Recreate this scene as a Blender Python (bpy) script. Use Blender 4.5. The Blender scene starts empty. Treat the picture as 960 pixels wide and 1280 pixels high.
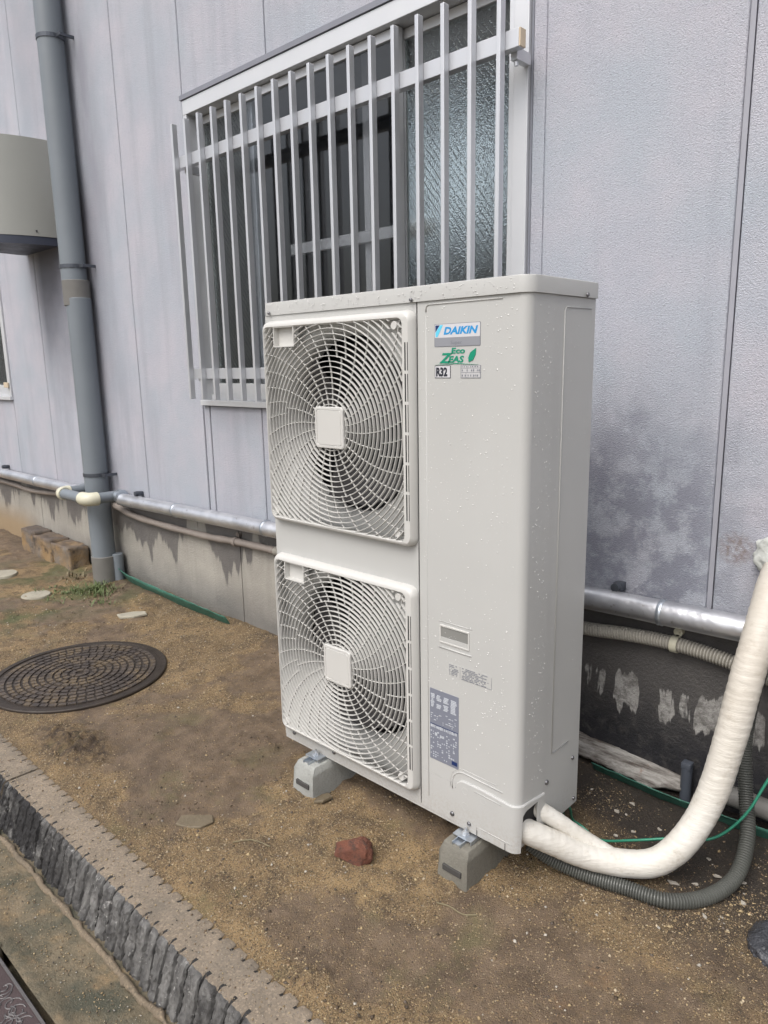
import bpy, bmesh, math, random
import numpy as np
from mathutils import Matrix, Vector, noise as mn

random.seed(7); rng = np.random.default_rng(7)
S = bpy.context.scene; COL = S.collection
PI = math.pi; R = math.radians

# ------------------------------------------------------------------ camera
cd = bpy.data.cameras.new('camera'); cam = bpy.data.objects.new('camera', cd); COL.objects.link(cam); S.camera = cam
cd.sensor_fit = 'VERTICAL'; cd.sensor_height = 36.0; cd.sensor_width = 27.0
cd.lens = 904.516 * 36 / 1280; cd.clip_start = 0.02; cd.clip_end = 500
def cam_axes(yaw, pitch, roll):
    d = Vector((math.cos(pitch)*math.sin(yaw), math.cos(pitch)*math.cos(yaw), math.sin(pitch)))
    r = d.cross(Vector((0, 0, 1))).normalized(); u = r.cross(d)
    c, s = math.cos(roll), math.sin(roll)
    return c*r + s*u, -s*r + c*u, -d
ax = cam_axes(-0.759265, -0.202946, -0.019036)
M = Matrix((ax[0], ax[1], ax[2])).transposed().to_4x4(); M.translation = (1.83931, -1.42433, 1.37762)
cam.matrix_world = M

# ------------------------------------------------------------------ sky and sun (overcast)
SUN_EL, SUN_AZ = R(55), R(174)      # azimuth clockwise from +Y (towards the wall)
w = bpy.data.worlds.new('World'); S.world = w; w.use_nodes = True
nt = w.node_tree; nt.nodes.clear()
sk = nt.nodes.new('ShaderNodeTexSky'); sk.sky_type = 'NISHITA'; sk.sun_disc = False
sk.sun_elevation = SUN_EL; sk.sun_rotation = SUN_AZ; sk.air_density = 1.0; sk.dust_density = 6.0; sk.ozone_density = 1.2
hs = nt.nodes.new('ShaderNodeHueSaturation'); hs.inputs['Saturation'].default_value = 0.42
bg = nt.nodes.new('ShaderNodeBackground'); bg.inputs['Strength'].default_value = 0.15
wo = nt.nodes.new('ShaderNodeOutputWorld')
nt.links.new(sk.outputs[0], hs.inputs['Color']); nt.links.new(hs.outputs[0], bg.inputs[0]); nt.links.new(bg.outputs[0], wo.inputs[0])
sl = bpy.data.lights.new('sun', 'SUN'); sl.energy = 0.9; sl.angle = R(40); sl.color = (1.0, 0.975, 0.94)
so = bpy.data.objects.new('sun', sl); COL.objects.link(so)
sd = Vector((math.sin(SUN_AZ)*math.cos(SUN_EL), math.cos(SUN_AZ)*math.cos(SUN_EL), math.sin(SUN_EL)))
so.rotation_euler = sd.to_track_quat('Z', 'Y').to_euler(); so.location = sd * 20
S.view_settings.view_transform = 'Standard'; S.view_settings.look = 'None'; S.view_settings.gamma = 1
S.view_settings.exposure = 0.36
S.cycles.max_bounces = 8; S.cycles.transmission_bounces = 8; S.cycles.caustics_reflective = False

# ------------------------------------------------------------------ helpers: objects
WL = {}
def tag(o, label=None, cat=None, group=None, kind=None):
    if label: o['label'] = label
    if cat: o['category'] = cat
    if group: o['group'] = group
    if kind: o['kind'] = kind
    return o
def empty(name, loc, label=None, cat=None, group=None, kind=None):
    o = bpy.data.objects.new(name, None); COL.objects.link(o); o.location = loc; o.empty_display_size = .05
    WL[o.name] = Vector(loc); return tag(o, label, cat, group, kind)
class MB:
    def __init__(s): s.v = []; s.f = []; s.m = []
    def add(s, vs, fs, mi=0):
        b = len(s.v); s.v += [tuple(p) for p in vs]; s.f += [tuple(i+b for i in f) for f in fs]; s.m += [mi]*len(fs); return s
    def box(s, x0, x1, y0, y1, z0, z1, bev=0, mi=0, mat=None):
        bm = bmesh.new(); bmesh.ops.create_cube(bm, size=1)
        for q in bm.verts: q.co = Vector((x0+(q.co.x+.5)*(x1-x0), y0+(q.co.y+.5)*(y1-y0), z0+(q.co.z+.5)*(z1-z0)))
        if bev: bmesh.ops.bevel(bm, geom=list(bm.edges), offset=bev, segments=2, profile=.5, affect='EDGES')
        if mat is not None: bm.transform(mat)
        return s.bm(bm, mi)
    def bm(s, bm, mi=0):
        bm.verts.index_update()
        s.add([q.co.copy() for q in bm.verts], [[q.index for q in f.verts] for f in bm.faces], mi); bm.free(); return s
    def tube(s, pts, r, seg=12, caps=True, up=None, shape=None, mi=0):
        pts = [Vector(p) for p in pts]; n = len(pts); rad = r if hasattr(r, '__len__') else [r]*n
        tg = [(pts[min(i+1, n-1)]-pts[max(i-1, 0)]).normalized() for i in range(n)]
        a = Vector(up) if up else (Vector((0, 0, 1)) if abs(tg[0].z) < .9 else Vector((1, 0, 0)))
        vs = []; fs = []
        for i in range(n):
            a = (a - tg[i]*a.dot(tg[i])).normalized(); b = tg[i].cross(a)
            for k in range(seg):
                if shape: u, v = shape[k]
                else: u, v = math.cos(2*PI*k/seg), math.sin(2*PI*k/seg)
                vs.append(pts[i] + (a*u + b*v)*rad[i])
        for i in range(n-1):
            for k in range(seg):
                k2 = (k+1) % seg; fs.append((i*seg+k, i*seg+k2, (i+1)*seg+k2, (i+1)*seg+k))
        if caps: fs.append(tuple(range(seg-1, -1, -1))); fs.append(tuple((n-1)*seg+k for k in range(seg)))
        return s.add(vs, fs, mi)
    def lathe(s, c, prof, seg=24, axis='z', mi=0, caps=True):
        vs = []; fs = []; c = Vector(c)
        for (r, h) in prof:
            for k in range(seg):
                t = 2*PI*k/seg; u, v = r*math.cos(t), r*math.sin(t)
                vs.append(c + (Vector((u, v, h)) if axis == 'z' else Vector((u, h, v)) if axis == 'y' else Vector((h, u, v))))
        for i in range(len(prof)-1):
            for k in range(seg):
                k2 = (k+1) % seg; fs.append((i*seg+k, i*seg+k2, (i+1)*seg+k2, (i+1)*seg+k))
        if caps: fs.append(tuple(range(seg-1, -1, -1))); fs.append(tuple((len(prof)-1)*seg+k for k in range(seg)))
        return s.add(vs, fs, mi)
    def prism(s, poly, y0, y1, mi=0):          # polygon in x,z extruded along y
        n = len(poly); vs = [(x, y0, z) for x, z in poly]+[(x, y1, z) for x, z in poly]
        fs = [tuple(range(n)), tuple(range(2*n-1, n-1, -1))]+[(i, i+n, (i+1) % n+n, (i+1) % n) for i in range(n)]
        return s.add(vs, fs, mi)
    def build(s, name, mats, parent=None, smooth=False, origin=None):
        if not isinstance(mats, (list, tuple)): mats = [mats]
        a = np.array(s.v, dtype=float); lo, hi = a.min(0), a.max(0)
        c = Vector(origin) if origin else Vector(((lo[0]+hi[0])/2, (lo[1]+hi[1])/2, lo[2]))
        me = bpy.data.meshes.new(name); me.from_pydata((a-np.array(c)).tolist(), [], s.f)
        for m in mats: me.materials.append(m)
        if len(mats) > 1: me.polygons.foreach_set('material_index', s.m)
        bm = bmesh.new(); bm.from_mesh(me); bmesh.ops.recalc_face_normals(bm, faces=bm.faces); bm.to_mesh(me); bm.free()
        if smooth: me.shade_smooth(); 
        if smooth and smooth != 1: me.set_sharp_from_angle(angle=R(smooth))
        o = bpy.data.objects.new(name, me); COL.objects.link(o); WL[o.name] = c
        if parent: o.parent = parent; o.location = c - WL[parent.name]
        else: o.location = c
        return o
def copy_of(o, parent, dx, dy=0, dz=0, deep=True):
    c = o.copy(); COL.objects.link(c); d = Vector((dx, dy, dz)); WL[c.name] = WL[o.name]+d
    c.parent = parent; c.location = WL[c.name]-(WL[parent.name] if parent else Vector())
    if deep:
        for ch in list(o.children): copy_of(ch, c, dx, dy, dz)
    return c
def bez(pts, n=8):                               # Catmull-Rom through points
    P = [Vector(p) for p in pts]; P = [2*P[0]-P[1]]+P+[2*P[-1]-P[-2]]; out = []
    for i in range(1, len(P)-2):
        for k in range(n):
            t = k/n; a, b, c, d = P[i-1:i+3]
            out.append(.5*((2*b)+(c-a)*t+(2*a-5*b+4*c-d)*t*t+(3*b-a-3*c+d)*t*t*t))
    out.append(P[-2]); return out
def resample(pts, step):
    L = [0]
    for a, b in zip(pts, pts[1:]): L.append(L[-1]+(b-a).length)
    n = max(2, int(L[-1]/step)); out = []; j = 0
    for i in range(n+1):
        s = L[-1]*i/n
        while j < len(L)-2 and L[j+1] < s: j += 1
        t = (s-L[j])/max(1e-9, L[j+1]-L[j]); out.append(pts[j].lerp(pts[j+1], t))
    return out
def rrect(x0, x1, z0, z1, r, n=6):
    out = []
    for cx, cz, a0 in ((x1-r, z1-r, 0), (x0+r, z1-r, 90), (x0+r, z0+r, 180), (x1-r, z0+r, 270)):
        for k in range(n+1):
            t = R(a0+90*k/n); out.append((cx+r*math.cos(t), cz+r*math.sin(t)))
    return out
def fbm(x, y, z=0, o=4): return mn.fractal(Vector((x, y, z)), 1.0, 2.0, o)

# ------------------------------------------------------------------ helpers: materials
class NT:
    def __init__(s, name):
        s.mat = bpy.data.materials.new(name); s.mat.use_nodes = True; s.t = s.mat.node_tree; s.b = s.t.nodes['Principled BSDF']
        s.pos = s.t.nodes.new('ShaderNodeNewGeometry').outputs['Position']
    def n(s, ty): return s.t.nodes.new(ty)
    def l(s, a, b): s.t.links.new(a, b)
    def val(s, sock, v):
        if isinstance(v, bpy.types.NodeSocket): s.l(v, sock)
        elif isinstance(v, (tuple, list)) and len(v) == 3 and sock.type == 'RGBA': sock.default_value = (*v, 1)
        else: sock.default_value = v
    def map(s, sc=(1, 1, 1), loc=(0, 0, 0), rot=(0, 0, 0), src=None):
        m = s.n('ShaderNodeMapping'); m.inputs['Scale'].default_value = sc; m.inputs['Location'].default_value = loc; m.inputs['Rotation'].default_value = rot
        s.l(src or s.pos, m.inputs['Vector']); return m.outputs[0]
    def noise(s, sc, det=4, rough=.55, vec=None, dist=0):
        q = s.n('ShaderNodeTexNoise'); q.inputs['Scale'].default_value = sc; q.inputs['Detail'].default_value = det
        q.inputs['Roughness'].default_value = rough; q.inputs['Distortion'].default_value = dist; s.l(vec or s.pos, q.inputs['Vector']); return q.outputs['Fac']
    def vor(s, sc, vec=None, out='Distance', feat='F1'):
        q = s.n('ShaderNodeTexVoronoi'); q.feature = feat; q.inputs['Scale'].default_value = sc; s.l(vec or s.pos, q.inputs['Vector']); return q.outputs[out]
    def ramp(s, f, *stops):
        q = s.n('ShaderNodeValToRGB'); e = q.color_ramp.elements
        while len(e) < len(stops): e.new(.5)
        for k, (p, c) in enumerate(stops):
            e[k].position = p; c = (c, c, c) if not isinstance(c, (tuple, list)) else c; e[k].color = (*c, 1)
        s.l(f, q.inputs[0]); return q.outputs[0]
    def mix(s, f, a, b, mode='MIX'):
        q = s.n('ShaderNodeMix'); q.data_type = 'RGBA'; q.blend_type = mode; s.val(q.inputs[0], f); s.val(q.inputs[6], a); s.val(q.inputs[7], b); return q.outputs[2]
    def m(s, op, a, b=0, c=0):
        q = s.n('ShaderNodeMath'); q.operation = op; s.val(q.inputs[0], a); s.val(q.inputs[1], b)
        if len(q.inputs) > 2: s.val(q.inputs[2], c)
        return q.outputs[0]
    def rng(s, v, a, b, c=0, d=1):
        q = s.n('ShaderNodeMapRange'); s.val(q.inputs[0], v)
        for i, x in enumerate((a, b, c, d)): q.inputs[i+1].default_value = x
        return q.outputs[0]
    def xyz(s):
        q = s.n('ShaderNodeSeparateXYZ'); s.l(s.pos, q.inputs[0]); return q.outputs
    def bump(s, h, dist, strength=1, nrm=None):
        q = s.n('ShaderNodeBump'); q.inputs['Strength'].default_value = strength; q.inputs['Distance'].default_value = dist
        s.l(h, q.inputs['Height'])
        if nrm: s.l(nrm, q.inputs['Normal'])
        s.l(q.outputs[0], s.b.inputs['Normal']); return q.outputs[0]
    def out(s, col=None, rough=None, metal=None, spec=None, **k):
        for nm, v in (('Base Color', col), ('Roughness', rough), ('Metallic', metal), ('Specular IOR Level', spec)):
            if v is not None: s.val(s.b.inputs[nm], v)
        for nm, v in k.items(): s.val(s.b.inputs[nm.replace('_', ' ')], v)
        return s.mat
def simple(name, col, rough=.5, metal=0, var=.12, vsc=8, bsc=60, bd=0.0, spec=None, rv=.08):
    t = NT(name); f = t.noise(vsc, 5)
    c = t.mix(f, tuple(x*(1-var) for x in col), tuple(min(1, x*(1+var)) for x in col))
    if bd: t.bump(t.noise(bsc, 4), bd)
    return t.out(c, t.rng(t.noise(vsc*3, 3), .3, .7, max(.02, rough-rv), min(1, rough+rv)), metal, spec)

# wall: sprayed texture coat, lavender grey, damp patches and run-off streaks
def wall_mat():
    t = NT('sprayed_wall_coat'); X, Y, Z = t.xyz()
    base = t.mix(t.rng(t.noise(2.6, 5), .38, .62), (.41, .445, .505), (.485, .478, .535))
    base = t.mix(t.rng(t.noise(5, 4), .45, .7, 0, .5), base, (.39, .415, .48))
    st = t.noise(1, 6, .65, t.map((7, 7, .6)))
    base = t.mix(t.rng(st, .50, .68, 0, .55), base, (.33, .345, .40))
    sp = t.noise(170, 3, .7); base = t.mix(t.rng(sp, .54, .66, 0, .65), base, (.25, .26, .31))
    sp2 = t.noise(420, 2, .6); base = t.mix(t.rng(sp2, .55, .75, 0, .5), base, (.68, .68, .73))
    # damp zone low on the wall behind the unit
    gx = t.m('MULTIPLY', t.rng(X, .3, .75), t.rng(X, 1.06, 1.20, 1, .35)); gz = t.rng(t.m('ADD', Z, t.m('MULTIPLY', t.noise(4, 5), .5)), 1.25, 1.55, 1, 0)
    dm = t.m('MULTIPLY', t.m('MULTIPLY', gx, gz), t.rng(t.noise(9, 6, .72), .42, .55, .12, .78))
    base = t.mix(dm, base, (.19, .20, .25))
    # painted shade and grime below the hood, left of the downpipe
    d2 = t.m('MULTIPLY', t.m('MULTIPLY', t.rng(X, -3.52, -3.38), t.rng(X, -2.7, -2.35, 1, 0)), t.rng(t.m('ADD', Z, t.m('MULTIPLY', t.noise(3, 4), .8)), 1.45, 2.35, 0, .9))
    d2 = t.m('MULTIPLY', d2, t.rng(Z, 2.3, 2.6, 1, .25))
    base = t.mix(d2, base, (.14, .14, .17))
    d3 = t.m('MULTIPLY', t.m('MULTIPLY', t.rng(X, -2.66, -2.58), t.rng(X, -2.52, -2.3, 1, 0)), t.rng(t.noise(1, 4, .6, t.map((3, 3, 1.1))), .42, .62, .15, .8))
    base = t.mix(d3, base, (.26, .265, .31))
    # rusty brown stain near the putty
    q = t.m('ADD', t.m('POWER', t.m('DIVIDE', t.m('SUBTRACT', X, 1.185), .05), 2), t.m('POWER', t.m('DIVIDE', t.m('SUBTRACT', Z, .835), .05), 2))
    base = t.mix(t.m('MULTIPLY', t.rng(q, .2, 1.3, .75, 0), t.rng(t.noise(60, 3), .35, .6)), base, (.20, .15, .13))
    h = t.m('ADD', t.m('MULTIPLY', t.noise(240, 3, .65), 1.0), t.m('MULTIPLY', t.vor(300), .5))
    t.bump(h, .0038, .8)
    return t.out(base, t.rng(dm, 0, 1, .72, .42))
def concrete_mat(name, light, dark, wetmode=False):
    t = NT(name); X, Y, Z = t.xyz()
    b = t.mix(t.rng(t.noise(3, 6, .6), .35, .68), light, tuple(c*.78 for c in light))
    b = t.mix(t.rng(t.noise(1, 6, .7, t.map((30, 30, 2))), .5, .75, 0, .4), b, tuple(c*.6 for c in light))
    b = t.mix(t.rng(t.noise(260, 2), .5, .75, 0, .35), b, tuple(c*.5 for c in light)); r = .75
    if wetmode:
        edge = t.noise(1, 4, .62, t.map((13, 13, .7), (3.1, 0, 0)), .35)
        big = t.noise(1, 3, .5, t.map((2.6, 2.6, .5), (.4, 0, 0)), .5)
        lim = t.m('ADD', t.m('MULTIPLY', edge, .50), t.m('MULTIPLY', big, 1.15))
        lim = t.m('ADD', lim, t.rng(X, -1.5, .9, -.20, -.42))
        dz = t.m('SUBTRACT', Z, t.m('SUBTRACT', lim, .22))
        wet = t.m('MULTIPLY', t.rng(dz, -.004, .012), t.rng(t.noise(22, 5, .7), .28, .45, .72, 1))
        halo = t.rng(dz, -.07, .02, 0, .35); b = t.mix(halo, b, tuple(c*.55 for c in light))
        low = t.rng(t.m('ADD', Z, t.m('MULTIPLY', t.noise(5, 5), .16)), t.rng(X, 0, .7, .12, .17) if 0 else .13, .33, 1, 0)
        b = t.mix(t.m('MULTIPLY', low, t.rng(X, -1, .6, .55, .97)), b, (.05, .05, .055))
        dk = t.mix(t.rng(X, -.2, .7), dark, tuple(c*.55 for c in dark)); b = t.mix(t.m('MULTIPLY', wet, t.rng(t.noise(6, 4), .3, .6, .82, .97)), b, dk)
        right = t.rng(X, .1, .4)
        n1 = t.noise(1, 5, .62, t.map((11, 11, 1.3), (2.6, 0, .4)), .6); n2 = t.noise(1, 4, .6, t.map((38, 38, 5)), .4)
        isl = t.m('ADD', t.m('MULTIPLY', n1, .75), t.m('MULTIPLY', n2, .25))
        band = t.m('MULTIPLY', t.rng(Z, .44, .33, 0, 1), t.rng(Z, .12, .26, 0, 1))
        pale = t.rng(t.m('SUBTRACT', isl, t.rng(band, 0, 1, .78, .462)), 0, .020)
        drk = t.mix(t.rng(t.m('ADD', Z, t.m('MULTIPLY', t.noise(8, 5), .12)), .20, .42), (.022, .022, .026), (.095, .09, .088))
        drk = t.mix(t.rng(t.noise(24, 5, .7), .5, .7, 0, .4), drk, (.14, .13, .12))
        pl = t.mix(t.rng(t.noise(30, 6, .75), .42, .60, 0, .8), (.40, .39, .375), (.13, .125, .115))
        b = t.mix(right, b, t.mix(pale, drk, pl))
        rst = t.m('MULTIPLY', t.rng(X, -3.9, -4.3), t.rng(Z, .12, .3, .7, 0)); b = t.mix(rst, b, (.36, .25, .13))
        r = t.rng(wet, 0, 1, .8, .45)
    t.bump(t.noise(90, 5, .7), .006, .8)
    return t.out(b, r)
def ground_mat():
    t = NT('damp_sandy_soil'); X, Y, Z = t.xyz(); at_ = t.n('ShaderNodeAttribute'); at_.attribute_name = 'mud'; sp_ = t.n('ShaderNodeSeparateColor'); t.l(at_.outputs['Color'], sp_.inputs[0])
    a = t.mix(t.rng(t.noise(2.2, 6, .6), .35, .66), (.19, .128, .068), (.42, .285, .14))
    a = t.mix(t.rng(t.noise(8, 6, .68), .47, .60, 0, .85), a, (.10, .066, .040))
    g = t.vor(300, out='Color'); gs = t.n('ShaderNodeSeparateColor'); t.l(g, gs.inputs[0])
    a = t.mix(t.rng(gs.outputs[0], .62, .98, 0, .85), a, (.36, .27, .15))
    a = t.mix(t.rng(gs.outputs[1], .70, 1, 0, .8), a, (.045, .036, .028))
    a = t.mix(t.rng(t.noise(480, 2), .58, .75, 0, .7), a, (.42, .34, .23))
    # bare mud film, smoother and greyer
    a = t.mix(t.m('MULTIPLY', sp_.outputs[1], t.rng(t.noise(30, 4, .7), .3, .6)), a, (.070, .048, .032))  # dark clods and the painted trench shade
    a = t.mix(t.m('MULTIPLY', sp_.outputs[2], t.rng(t.noise(22, 5, .7), .35, .6)), a, (.40, .225, .09))
    mud = t.m('MULTIPLY', sp_.outputs[0], t.rng(t.noise(45, 4, .65), .3, .55, .55, .92))
    mudc = t.mix(t.rng(t.noise(11, 6, .7), .40, .62), (.135, .095, .065), (.25, .183, .125))
    a = t.mix(mud, a, mudc)
    # black earth towards the wall on the right, and along the wall foot
    bl = t.m('MULTIPLY', t.rng(t.m('ADD', Y, t.m('MULTIPLY', t.noise(5, 4), .3)), .42, .62), t.rng(X, .2, .85))
    b2 = t.m('MULTIPLY', t.rng(t.m('ADD', Y, t.m('MULTIPLY', t.noise(6, 4), .2)), .66, .82), t.rng(X, -2.2, .4, .35, .8))
    b3 = t.m('MULTIPLY', t.rng(t.m('ADD', X, t.m('MULTIPLY', t.noise(6, 4), .25)), 1.08, 1.35), t.rng(Y, .05, .35))
    bl = t.m('MAXIMUM', t.m('MAXIMUM', bl, b2), b3)
    a = t.mix(t.m('MULTIPLY', bl, .88), a, t.mix(t.rng(t.noise(220, 3), .5, .7), (.022, .020, .020), (.075, .062, .05)))
    # thin moss near the downpipe
    ms = t.m('MULTIPLY', t.rng(X, -2.0, -2.35), t.rng(t.noise(4, 5), .46, .6)); ms = t.m('MULTIPLY', ms, t.rng(X, -4, -3))
    a = t.mix(t.m('MULTIPLY', ms, .75), a, (.095, .115, .04))
    a = t.mix(t.m('MULTIPLY', t.rng(t.noise(3.1, 5, .7, t.map((1, 1, 1), (7, 7, 1))), .55, .66, 0, .5), t.rng(Y, .3, -.2, 0, 1)), a, (.17, .165, .07))
    h = t.m('ADD', t.noise(150, 5, .7), t.m('MULTIPLY', t.vor(420), -.5))
    t.bump(h, .008, 1)
    return t.out(a, t.m('SUBTRACT', t.rng(t.noise(3, 4), .3, .7, .6, .85), t.m('MULTIPLY', mud, .22)))
def tan_stone(name, tan, dark):
    t = NT(name)
    b = t.mix(t.rng(t.noise(9, 5, .6), .35, .7), tan, tuple(c*.75 for c in tan))
    s1 = t.vor(230, out='Color'); sc = t.n('ShaderNodeSeparateColor'); t.l(s1, sc.inputs[0])
    b = t.mix(t.rng(sc.outputs[0], .7, 1, 0, .6), b, tuple(min(1, c*1.5) for c in tan))
    b = t.mix(t.rng(sc.outputs[1], .72, 1, 0, .7), b, dark)
    b = t.mix(t.rng(t.noise(4, 6, .7), .52, .7, 0, .7), b, dark)
    t.bump(t.noise(240, 4, .7), .003, .9)
    return t.out(b, .82)
def broken_face():
    t = NT('dark_split_stone')
    b = t.mix(t.rng(t.noise(1, 5, .65, t.map((30, 30, 7))), .35, .68), (.060, .058, .057), (.25, .245, .235))
    b = t.mix(t.rng(t.noise(38, 6, .75), .60, .66, 0, .95), b, (.56, .55, .53)); b = t.mix(t.rng(t.noise(3.5, 5, .7, t.map((1, 1, 1), (1, 5, 2))), .50, .60, 0, .8), b, (.03, .028, .028)); X, Y, Z = t.xyz(); b = t.mix(t.m('MULTIPLY', t.rng(X, .05, -.35), t.rng(t.noise(16, 5, .7), .40, .52)), b, (.022, .021, .022))
    t.bump(t.noise(120, 6, .75), .008, 1)
    return t.out(b, .6)
def gutter_mat():
    t = NT('mossy_gutter_concrete')
    b = t.mix(t.rng(t.noise(5, 6, .65), .38, .62), (.21, .165, .105), (.070, .070, .048))
    b = t.mix(t.rng(t.noise(11, 6, .6), .55, .68, 0, .9), b, (.25, .18, .10))
    b = t.mix(t.rng(t.noise(30, 5, .7), .5, .7, 0, .6), b, (.05, .055, .042))
    b = t.mix(t.rng(t.noise(400, 2), .58, .75, 0, .5), b, (.32, .28, .20))
    t.bump(t.noise(110, 6, .7), .006, .9)
    return t.out(b, t.rng(t.noise(6, 3), .3, .7, .45, .8))

def unit_paint():
    t = NT('ivory_unit_paint')
    b = t.mix(t.rng(t.noise(2.5, 4), .3, .7), (.47, .473, .462), (.505, .508, .498))
    b = t.mix(t.rng(t.noise(1, 5, .6, t.map((30, 30, 1.3))), .55, .78, 0, .22), b, (.48, .47, .44))
    X, Y, Z = t.xyz(); b = t.mix(t.m('MULTIPLY', t.rng(t.m('ADD', Z, t.m('MULTIPLY', t.noise(18, 5, .7), .12)), .19, .29, .28, 0), t.rng(t.noise(130, 4, .7), .42, .62)), b, (.30, .24, .17))
    t.bump(t.noise(900, 2), .0004, .25)
    return t.out(b, t.rng(t.noise(6, 4), .3, .7, .30, .46), 0, .45)
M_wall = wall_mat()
M_found = concrete_mat('foundation_concrete', (.40, .38, .34), (.135, .128, .125), True)
M_conc = concrete_mat('grey_concrete', (.205, .195, .165), (.1, .1, .1))
M_conc_pale = concrete_mat('pale_concrete', (.40, .41, .39), (.1, .1, .1))
M_ground = ground_mat()
M_kerb = tan_stone('washed_aggregate_kerb', (.27, .22, .165), (.15, .13, .105))
M_split = broken_face(); M_groove = simple('black_groove_shade_grime', (.022, .021, .021), .7, 0, .5, 40, 120, .003); M_gut = gutter_mat(); M_bead = tan_stone('crumbly_mortar', (.21, .165, .115), (.09, .08, .06))
M_unit = unit_paint()
M_grille = simple('grille_plastic', (.57, .566, .546), .38, 0, .05, 6)
M_fan = simple('fan_plastic', (.055, .052, .055), .4, 0, .2, 9)
M_dark = simple('dark_cavity', (.018, .018, .02), .7)
M_coil = simple('coil_fins', (.07, .07, .075), .5, .5, .3, 30)
M_alu = simple('anodised_aluminium', (.62, .635, .665), .36, .55, .06, 5)
M_alu2 = simple('window_aluminium', (.66, .675, .70), .42, .35, .06, 5)
M_galv = simple('galvanised_steel', (.55, .60, .66), .34, .85, .2, 60)
M_bolt = simple('zinc_bolt', (.66, .68, .7), .3, .9, .15, 80)
M_black = simple('black_rubber', (.02, .02, .022), .35, 0, .3, 20, 80, .001)
M_screw = simple('screw_steel', (.20, .20, .21), .35, .8, .3, 200)
M_pvc = simple('grey_pvc', (.185, .21, .235), .42, 0, .13, 4, 20, .0006)
M_pvc2 = simple('aged_grey_pvc', (.17, .165, .155), .55, 0, .25, 10, 30, .001)
M_cream = simple('cream_fitting', (.60, .58, .46), .4, 0, .12, 20)
M_strap = simple('strap_steel', (.10, .11, .13), .45, .6, .3, 40)
M_hood = simple('hood_paint', (.38, .385, .36), .45, 0, .1, 2)
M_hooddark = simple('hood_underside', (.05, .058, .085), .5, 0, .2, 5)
M_room = simple('interior_plaster', (.36, .37, .40), .8, 0, .2, 2)
M_roomdark = simple('interior_floor', (.16, .09, .085), .7, 0, .3, 3)
M_white = simple('interior_white', (.55, .53, .53), .5, 0, .08, 4)
M_green = simple('green_mesh_strip', (.05, .16, .12), .5, 0, .4, 30, 200, .003)
M_wire = simple('green_wire_sheath', (.03, .22, .14), .35, 0, .15, 20)
M_putty = simple('pale_putty', (.56, .58, .55), .42, 0, .2, 25, 60, .004)
M_orange = simple('tan_plastic', (.60, .50, .37), .5)
M_duct = simple('beige_duct', (.42, .40, .355), .5, 0, .15, 12)
M_duct2 = simple('dusty_brown_duct', (.27, .235, .21), .6, 0, .25, 8)
M_hose = simple('black_drain_hose', (.085, .088, .080), .42, 0, .35, 10)
M_iron = simple('cast_iron', (.062, .043, .033), .42, .3, .7, 14, 220, .002)
t = NT('sandy_cast_iron')
b = t.mix(t.rng(t.noise(14, 5), .35, .65), (.060, .050, .046), (.105, .085, .072))
b = t.mix(t.m('MULTIPLY', t.rng(t.noise(7, 6, .7), .47, .60, 0, .85), t.rng(t.noise(120, 3), .38, .58)), b, (.19, .14, .08))
t.bump(t.noise(220, 4), .002); M_iron = t.out(b, t.rng(t.noise(12, 4), .4, .6, .28, .7), .2)
M_irondark = simple('dark_iron', (.040, .031, .025), .45, .2, .5, 12, 200, .002)  # darker iron for the base disc and rim
M_iron2 = simple('rusty_purple_iron', (.085, .062, .062), .5, .3, .35, 12, 220, .001)
M_ironline = simple('worn_iron_edge', (.16, .15, .15), .45, .5, .3, 40, 200, .001)
M_pale = simple('pale_stone', (.36, .335, .27), .8, 0, .3, 15, 120, .003)
M_slate = simple('mossy_slate', (.155, .125, .082), .6, 0, .25, 15, 90, .003)
M_chip = simple('white_chip', (.40, .37, .32), .7, 0, .2, 60, 200, .001)
M_leafy = simple('weed_leaf', (.11, .145, .055), .5, 0, .4, 20)
M_dry = simple('dry_stem', (.20, .17, .10), .7, 0, .3, 20)
def brick_mat():
    t = NT('broken_brick')
    b = t.mix(t.rng(t.noise(30, 6, .7), .35, .65), (.29, .112, .07), (.18, .075, .052))
    b = t.mix(t.rng(t.noise(38, 6, .75), .50, .62, 0, .9), b, (.075, .058, .048))
    t.bump(t.noise(90, 6, .8), .014, 1); return t.out(b, .9)
M_brick = brick_mat()
def oldstone():
    t = NT('weathered_stone'); X, Y, Z = t.xyz()
    b = t.mix(t.rng(t.noise(5, 6, .65), .4, .62), (.30, .20, .10), (.17, .155, .14))
    b = t.mix(t.rng(t.noise(9, 6, .7), .52, .66, 0, .9), b, (.05, .042, .04))
    b = t.mix(t.rng(t.m('ADD', Z, t.m('MULTIPLY', t.noise(16, 4), .06)), .165, .195, 0, .8), b, (.09, .075, .07))
    t.bump(t.noise(70, 6, .7), .01, 1); return t.out(b, .8)
M_old = oldstone()
def jacket():
    t = NT('silver_jacket')
    b = t.mix(t.rng(t.noise(6, 5), .4, .7), (.72, .73, .76), (.55, .56, .60))
    b = t.mix(t.rng(t.noise(30, 5, .7), .62, .72, 0, .8), b, (.22, .19, .17))
    t.bump(t.noise(9, 3), .02, .35); return t.out(b, t.rng(t.noise(14, 4), .3, .7, .28, .46), .85)
M_jacket = jacket()
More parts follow.
